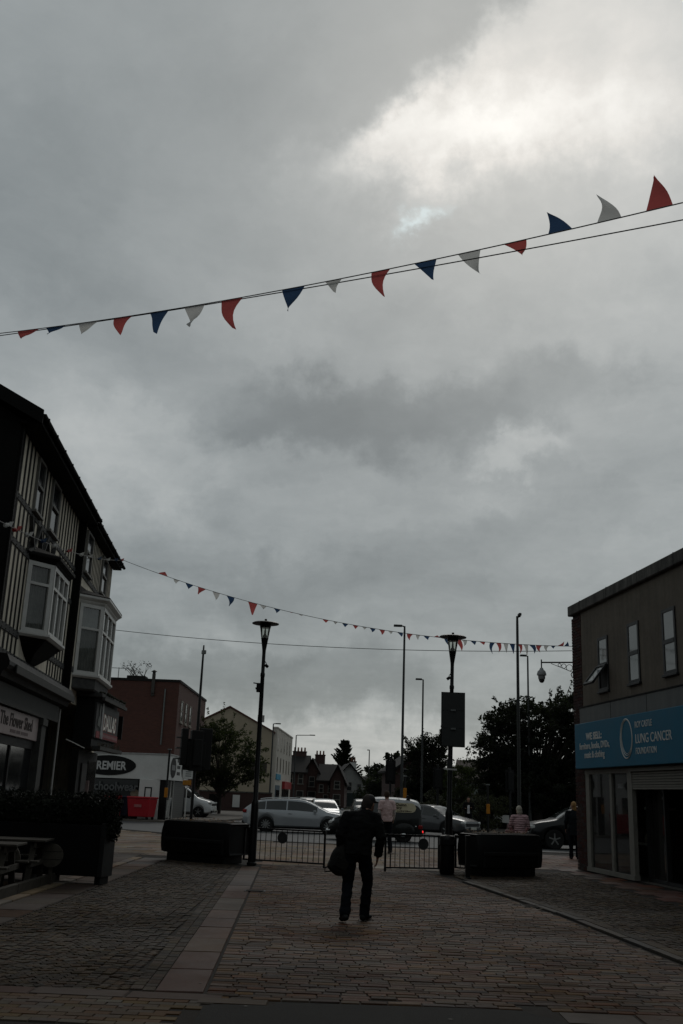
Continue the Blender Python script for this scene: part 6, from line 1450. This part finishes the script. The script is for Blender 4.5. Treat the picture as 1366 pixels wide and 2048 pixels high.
def person(label, loc, rot, J, cloth_, voxel=.016, scale=1.0, hands=True, hair=None, cap=None):
    """J: joint positions; cloth_: list of (part name, material, spec)"""
    t = thing('person', label, 'person', loc, rot); t.scale = (scale,) * 3
    b = MB(); V = {k: Vector(v) for k, v in J.items()}
    etube(b, [V['pelvis'], V['waist'], V['chest'], V['neck']], [(.125, .085), (.115, .08), (.13, .085), (.05, .05)])
    etube(b, [V['neck'], V['head'] - Vector((0, 0, .07))], [.056, .054])
    hd = V['head']; f = Vector(J.get('face', (0, 1, 0))).normalized(); sd = Vector((f.y, -f.x, 0)).normalized()
    b.ball(hd, .078, .095, .112, 14, 10); b.ball(hd + f * .03 - Vector((0, 0, .06)), .055, .055, .06)
    b.ball(hd + f * .098 - Vector((0, 0, .015)), .016, .02, .026, 8, 6)
    for s_ in (-1, 1): b.ball(hd + sd * s_ * .078 - Vector((0, 0, .01)), .014, .024, .034, 8, 6)
    for s_, q in ((-1, 'L'), (1, 'R')):
        sh, eb, wr = V['sh' + q], V['el' + q], V['wr' + q]
        etube(b, [V['chest'].lerp(V['neck'], .5), sh], [.05, .042]); etube(b, [sh, sh.lerp(eb, .4), eb, eb.lerp(wr, .3), wr], [.042, .042, .036, .035, .026])
        if hands:
            d = (wr - eb).normalized(); d = (d + Vector((0, .25, -.2))).normalized(); w_ = Vector((0, 1, 0)) - d * d.y; w_.normalize(); nrm = d.cross(w_)
            etube(b, [wr, wr + d * .045, wr + d * .085], [(.022, .026), (.016, .040), (.014, .038)], 10, side=tuple(nrm))
            for k, L in enumerate((.066, .074, .070, .054)):
                o = wr + d * .085 + w_ * (.03 - .02 * k); in_ = nrm * (-s_) * .3
                p1 = o + (d + in_ * .4).normalized() * L * .45; p2 = p1 + (d + in_ * 1.6).normalized() * L * .35; p3 = p2 + (d + in_ * 3.0).normalized() * L * .3
                etube(b, [o, p1, p2, p3], [.0095, .009, .008, .007], 8)
            o = wr + d * .03 + w_ * .03; etube(b, [o, o + (d * .6 + w_ * .8).normalized() * .035, o + (d * .9 + w_ * .75).normalized() * .068], [.012, .010, .008], 8)
        hp, kn, an = V['hip' + q], V['kn' + q], V['an' + q]
        etube(b, [V['pelvis'], hp], [.09, .085]); etube(b, [hp, hp.lerp(kn, .4), kn, kn.lerp(an, .3), an], [.085, .075, .052, .052, .036])
        toe = V['toe' + q]; etube(b, [an - Vector((0, 0, .03)), toe], [.034, .028])
    body = put('body', fuse(b, 'body', voxel, 3), M_skin, t)
    for s_ in (-1, 1): MB().ball(hd + f * .083 + sd * s_ * .032 + Vector((0, 0, .012)), .011, .008, .008, 8, 6).build('eye', M_blackm, t)
    for nm, m, fn in cloth_:
        g_ = MB(); fn(g_, V); cm = fuse(g_, nm, max(voxel, .011), 4)
        nn = [v.normal.copy() for v in cm.vertices]; pp = [v.co.copy() for v in cm.vertices]; flat = []
        for p, n_ in zip(pp, nn):      # creases and folds in the cloth
            a_ = mnoise.noise(Vector((p.x * 9, p.y * 9, p.z * 16))) + .5 * mnoise.noise(Vector((p.x * 22, p.y * 22, p.z * 34 + 5)))
            flat += (p + n_ * (a_ * (.012 if nm != 'shoes' else .003)))[:]
        cm.vertices.foreach_set('co', flat); cm.update()
        put(nm, cm, m, t)
    if hair:
        hm, ln = hair; h_ = MB(); h_.ball(hd + Vector((0, 0, .022)) - f * .018, .088, .10, .108, 14, 10)
        if ln: h_.ball(hd - f * .05 - Vector((0, 0, ln)), .085, .06, .10)
        hr = fuse(h_, 'hair', .014, 3)
        # cut the face free
        bmx = bmesh.new(); bmx.from_mesh(hr); bmesh.ops.delete(bmx, geom=[v for v in bmx.verts if (v.co - hd).dot(f) > .035 and v.co.z < hd.z + .055], context='VERTS'); bmx.to_mesh(hr); bmx.free()
        put('hair', hr, hm, t)
    if cap:
        c_ = MB(); c_.ball(hd + Vector((0, 0, .045)), .092, .108, .085, 14, 8); etube(c_, [hd + f * .07 + Vector((0, 0, .03)), hd + f * .17 + Vector((0, 0, .015))], [(.075, .012), (.055, .008)], side=tuple(sd)); c_.cbox(0, 0, 0, 0, 0, 0, 0) if False else None
        cm = fuse(c_, 'cap', .010, 4); bmx = bmesh.new(); bmx.from_mesh(cm); bmesh.ops.delete(bmx, geom=[v for v in bmx.verts if v.co.z < hd.z + .004], context='VERTS'); bmx.to_mesh(cm); bmx.free(); put('cap', cm, cap, t)
    return t
def jacket(hem, k=1.0, sleeve=1.0, open_=False, cuff=True, puff=0.0):
    def fn(g_, V):
        lo = Vector((V['pelvis'].x, V['pelvis'].y, hem))
        etube(g_, [lo, V['waist'], V['chest'], V['chest'].lerp(V['neck'], .5), V['neck'] - Vector((0, 0, .01))], [(.172 * k, .125 * k), (.162 * k, .12 * k), (.182 * k, .13 * k), (.135 * k, .10 * k), (.066, .064)], 16, caps=(0, 1))
        for q in 'LR':
            sh, eb, wr = V['sh' + q], V['el' + q], V['wr' + q]; e = eb.lerp(wr, .95) if sleeve >= 1 else None
            etube(g_, [V['chest'].lerp(V['neck'], .62), sh], [.075 * k, .062 * k])
            if e: etube(g_, [sh, sh.lerp(eb, .5), eb, eb.lerp(wr, .5), e], [.064 * k, .066 * k, .058 * k, .052 * k, .046 * k], caps=(1, 0))
            else: etube(g_, [sh, sh.lerp(eb, .45), sh.lerp(eb, .75)], [.062 * k, .064 * k, .066 * k], caps=(1, 0))
    return fn
def trousers(k=1.0):
    def fn(g_, V):
        etube(g_, [V['pelvis'] + Vector((0, 0, .10)), V['pelvis']], [(.155 * k, .115 * k), (.165 * k, .125 * k)], 14)
        for q in 'LR':
            hp, kn, an = V['hip' + q], V['kn' + q], V['an' + q]; etube(g_, [hp, hp.lerp(kn, .45), kn, kn.lerp(an, .45), an + Vector((0, 0, -.035))], [.098 * k, .09 * k, .072 * k, .068 * k, .066 * k], caps=(1, 0))
    return fn
def shoes(g_, V):
    for q in 'LR':
        an, toe = V['an' + q], V['toe' + q]; d = (toe - an); d.z = 0; d = d.normalized(); z = min(an.z, toe.z)
        etube(g_, [an - d * .05 - Vector((0, 0, .045)), an + d * .04 - Vector((0, 0, .04)), toe - d * .02, toe + d * .03], [(.046, .045), (.048, .042), (.05, .034), (.035, .022)])
def shirt_front(g_, V):
    etube(g_, [V['waist'] + Vector((0, .125, -.14)), V['chest'] + Vector((0, .135, .02))], [(.075, .03), (.07, .03)])
M_coat = mat('black_jacket', (.0055, .0055, .006), .9, var=.3, scale=7, spec=.15, bump=.6, bscale=9); M_jean = mat('dark_jeans', (.0055, .0075, .012), .9, spec=.12, var=.4, scale=5, bump=.2); M_boot = mat('black_boots', (.006, .006, .006), .6)
JB = dict(pelvis=(0, 0, .93), waist=(0, 0, 1.06), chest=(0, .01, 1.28), neck=(0, .01, 1.47), head=(0, .03, 1.62), shL=(-.19, 0, 1.41), elL=(-.25, -.03, 1.13), wrL=(-.25, .06, .89), shR=(.19, 0, 1.41), elR=(.25, -.03, 1.13), wrR=(.25, .06, .89),
          hipL=(-.09, 0, .90), knL=(-.10, .02, .50), anL=(-.10, -.02, .08), toeL=(-.12, .16, .03), hipR=(.09, 0, .90), knR=(.10, .02, .50), anR=(.10, -.02, .08), toeR=(.12, .16, .03))
# man walking away with a bag
J = dict(JB); J.update(pelvis=(-.01, 0, .88), waist=(.0, .03, 1.02), chest=(.04, .09, 1.24), neck=(.10, .14, 1.41), head=(.14, .20, 1.515), face=(.8, 1, 0), shL=(-.165, .09, 1.335), elL=(-.25, .00, 1.09), wrL=(-.23, .08, .86), shR=(.235, .10, 1.335), elR=(.305, .02, 1.08), wrR=(.275, .12, .82),
         hipL=(-.11, 0, .86), knL=(-.125, .05, .47), anL=(-.155, -.22, .12), toeL=(-.19, -.07, .04), hipR=(.09, 0, .86), knR=(.145, .14, .48), anR=(.115, .20, .085), toeR=(.19, .36, .035))
person('man in dark jacket, flat cap and jeans walking away up the cobbles', (.40, 14.25, .005), 0, J, [('jacket', M_coat, jacket(.83, 1.2)), ('trousers', M_jean, trousers(1.06)), ('shoes', M_boot, shoes)], .011, 1.0, True, (mat('grey_brown_hair', (.05, .04, .035), .9), .02), mat('dark_cap', (.030, .029, .030), .85))
bg_ = MB(); bg_.ball((0, 0, .18), .17, .13, .23, 14, 10); bg_.cbox(-.15, .14, -.11, .11, -.02, .28, .04); bag = thing('shoulder_bag', 'dark bag hanging at the left side of the man in the cap', 'bag', (.12, 14.28, .62), 12)
put('bag_body', fuse(bg_, 'bag_body', .018, 4), mat('dark_bag_fabric', (.011, .010, .009), .85, bump=.3), bag); bag.rotation_euler = (0, R(24), R(8))
MB().tube([(-.02, 0, .33), (.02, .03, .42), (.05, .05, .50)], .014, 6).build('strap', M_coat, bag); MB().tube([(-.10, -.02, .04), (-.17, -.03, -.02), (-.15, -.03, -.07), (-.07, -.02, -.02)], .010, 6).build('loose_strap', M_coat, bag)
MB().cbox(-.10, .09, -.135, -.105, .05, .19, .012).build('pocket', MATS['dark_bag_fabric'], bag)
# man in the pink shirt
J = dict(JB); J.update(face=(.45, 1, 0), elR=(.23, -.02, 1.14), wrR=(.25, .10, .93), knL=(-.09, .12, .50), anL=(-.10, .14, .08), toeL=(-.14, .30, .03), knR=(.08, -.02, .50), anR=(.06, -.18, .10), toeR=(.07, -.03, .03))
person('man in pale pink t-shirt and dark jeans walking beyond the right gate', (1.72, 31.4, 0), 18, J, [('shirt', mat('pink_cotton', (.62, .46, .45), .9, var=.2, scale=8, bump=.2), jacket(.87, 1.05, .5)), ('long_sleeve', mat('pale_sleeve', (.5, .46, .44), .9), lambda g_, V: [etube(g_, [V['sh' + q].lerp(V['el' + q], .7), V['el' + q], V['wr' + q]], [.048, .046, .036]) for q in 'LR']), ('trousers', M_jean, trousers()), ('shoes', M_boot, shoes)], .016, 1.03, True, (mat('dark_brown_hair', (.06, .04, .028), .9), 0))
# person in open jacket across the road, facing us
J = dict(JB); J.update(face=(-.1, 1, 0), elL=(-.27, .06, 1.14), wrL=(-.14, .24, 1.20), elR=(.27, .06, 1.14), wrR=(.17, .26, 1.16))
person('person in dark open jacket over white top across the road', (7.35, 55.2, 0), 176, J, [('jacket', M_coat, jacket(.80, 1.06)), ('top', mat('white_top', (.65, .64, .66), .85), shirt_front), ('trousers', M_jean, trousers()), ('shoes', M_boot, shoes)], .018, 1.02, True, (mat('black_hair', (.012, .01, .009), .8), .03))
# elderly person in quilted pink jacket, from behind
pj_ = mat('pink_quilted_jacket', (.58, .37, .39), .75, var=.2, scale=6)
q = NG(pj_.node_tree); b_ = pj_.node_tree.nodes['Principled BSDF']; tc_ = q.n('ShaderNodeTexCoord'); wv_ = q.n('ShaderNodeTexWave', bands_direction='Z'); q.lk(tc_.outputs['Object'], wv_.inputs['Vector']); wv_.inputs['Scale'].default_value = 5.2; wv_.inputs['Distortion'].default_value = .6
src = b_.inputs['Base Color'].links[0].from_socket; q.lk(q.mix(wv_.outputs[0], (.50, .32, .34, 1), src), b_.inputs['Base Color']); bn_ = q.n('ShaderNodeBump'); bn_.inputs['Distance'].default_value = .012; q.lk(wv_.outputs[0], bn_.inputs['Height']); q.lk(bn_.outputs[0], b_.inputs['Normal'])
J = dict(JB); J.update(face=(-.3, 1, 0), head=(-.01, .05, 1.60), elL=(-.27, .04, 1.14), wrL=(-.20, .20, 1.0), elR=(.27, .04, 1.14), wrR=(.2, .2, 1.0))
person('white haired lady in pink quilted jacket seen from behind over the right planter', (4.80, 26.3, 0), 4, J, [('jacket', pj_, jacket(.74, 1.04)), ('trousers', M_jean, trousers()), ('shoes', M_boot, shoes)], .016, .885, True, (mat('white_hair', (.62, .57, .47), .8, var=.3, scale=20, bump=.5), .05))
hb_ = thing('handbag', 'pale pink handbag at the left arm of the white haired lady', 'handbag', (4.54, 26.25, .74), 10); MB().cbox(-.12, .12, -.05, .05, 0, .2, .03).build('bag_body', mat('pink_leather', (.26, .13, .13), .5), hb_); MB().tube([(-.08, 0, .19), (-.05, 0, .32), (.05, 0, .32), (.08, 0, .19)], .010, 6).build('bag_handle', MATS['pink_leather'], hb_)
# fair haired person at the shop corner
J = dict(JB); J.update(face=(-.8, .6, 0))
person('fair haired person in dark clothes just past the charity shop corner', (7.53, 32.1, 0), -10, J, [('coat', mat('navy_coat', (.008, .012, .016), .85), jacket(.70, 1.02)), ('trousers', M_jean, trousers()), ('shoes', M_boot, shoes)], .018, .97, True, (mat('fair_hair', (.42, .25, .10), .8, var=.35, scale=14), .09))

bpy.data.scenes.remove(TMP)
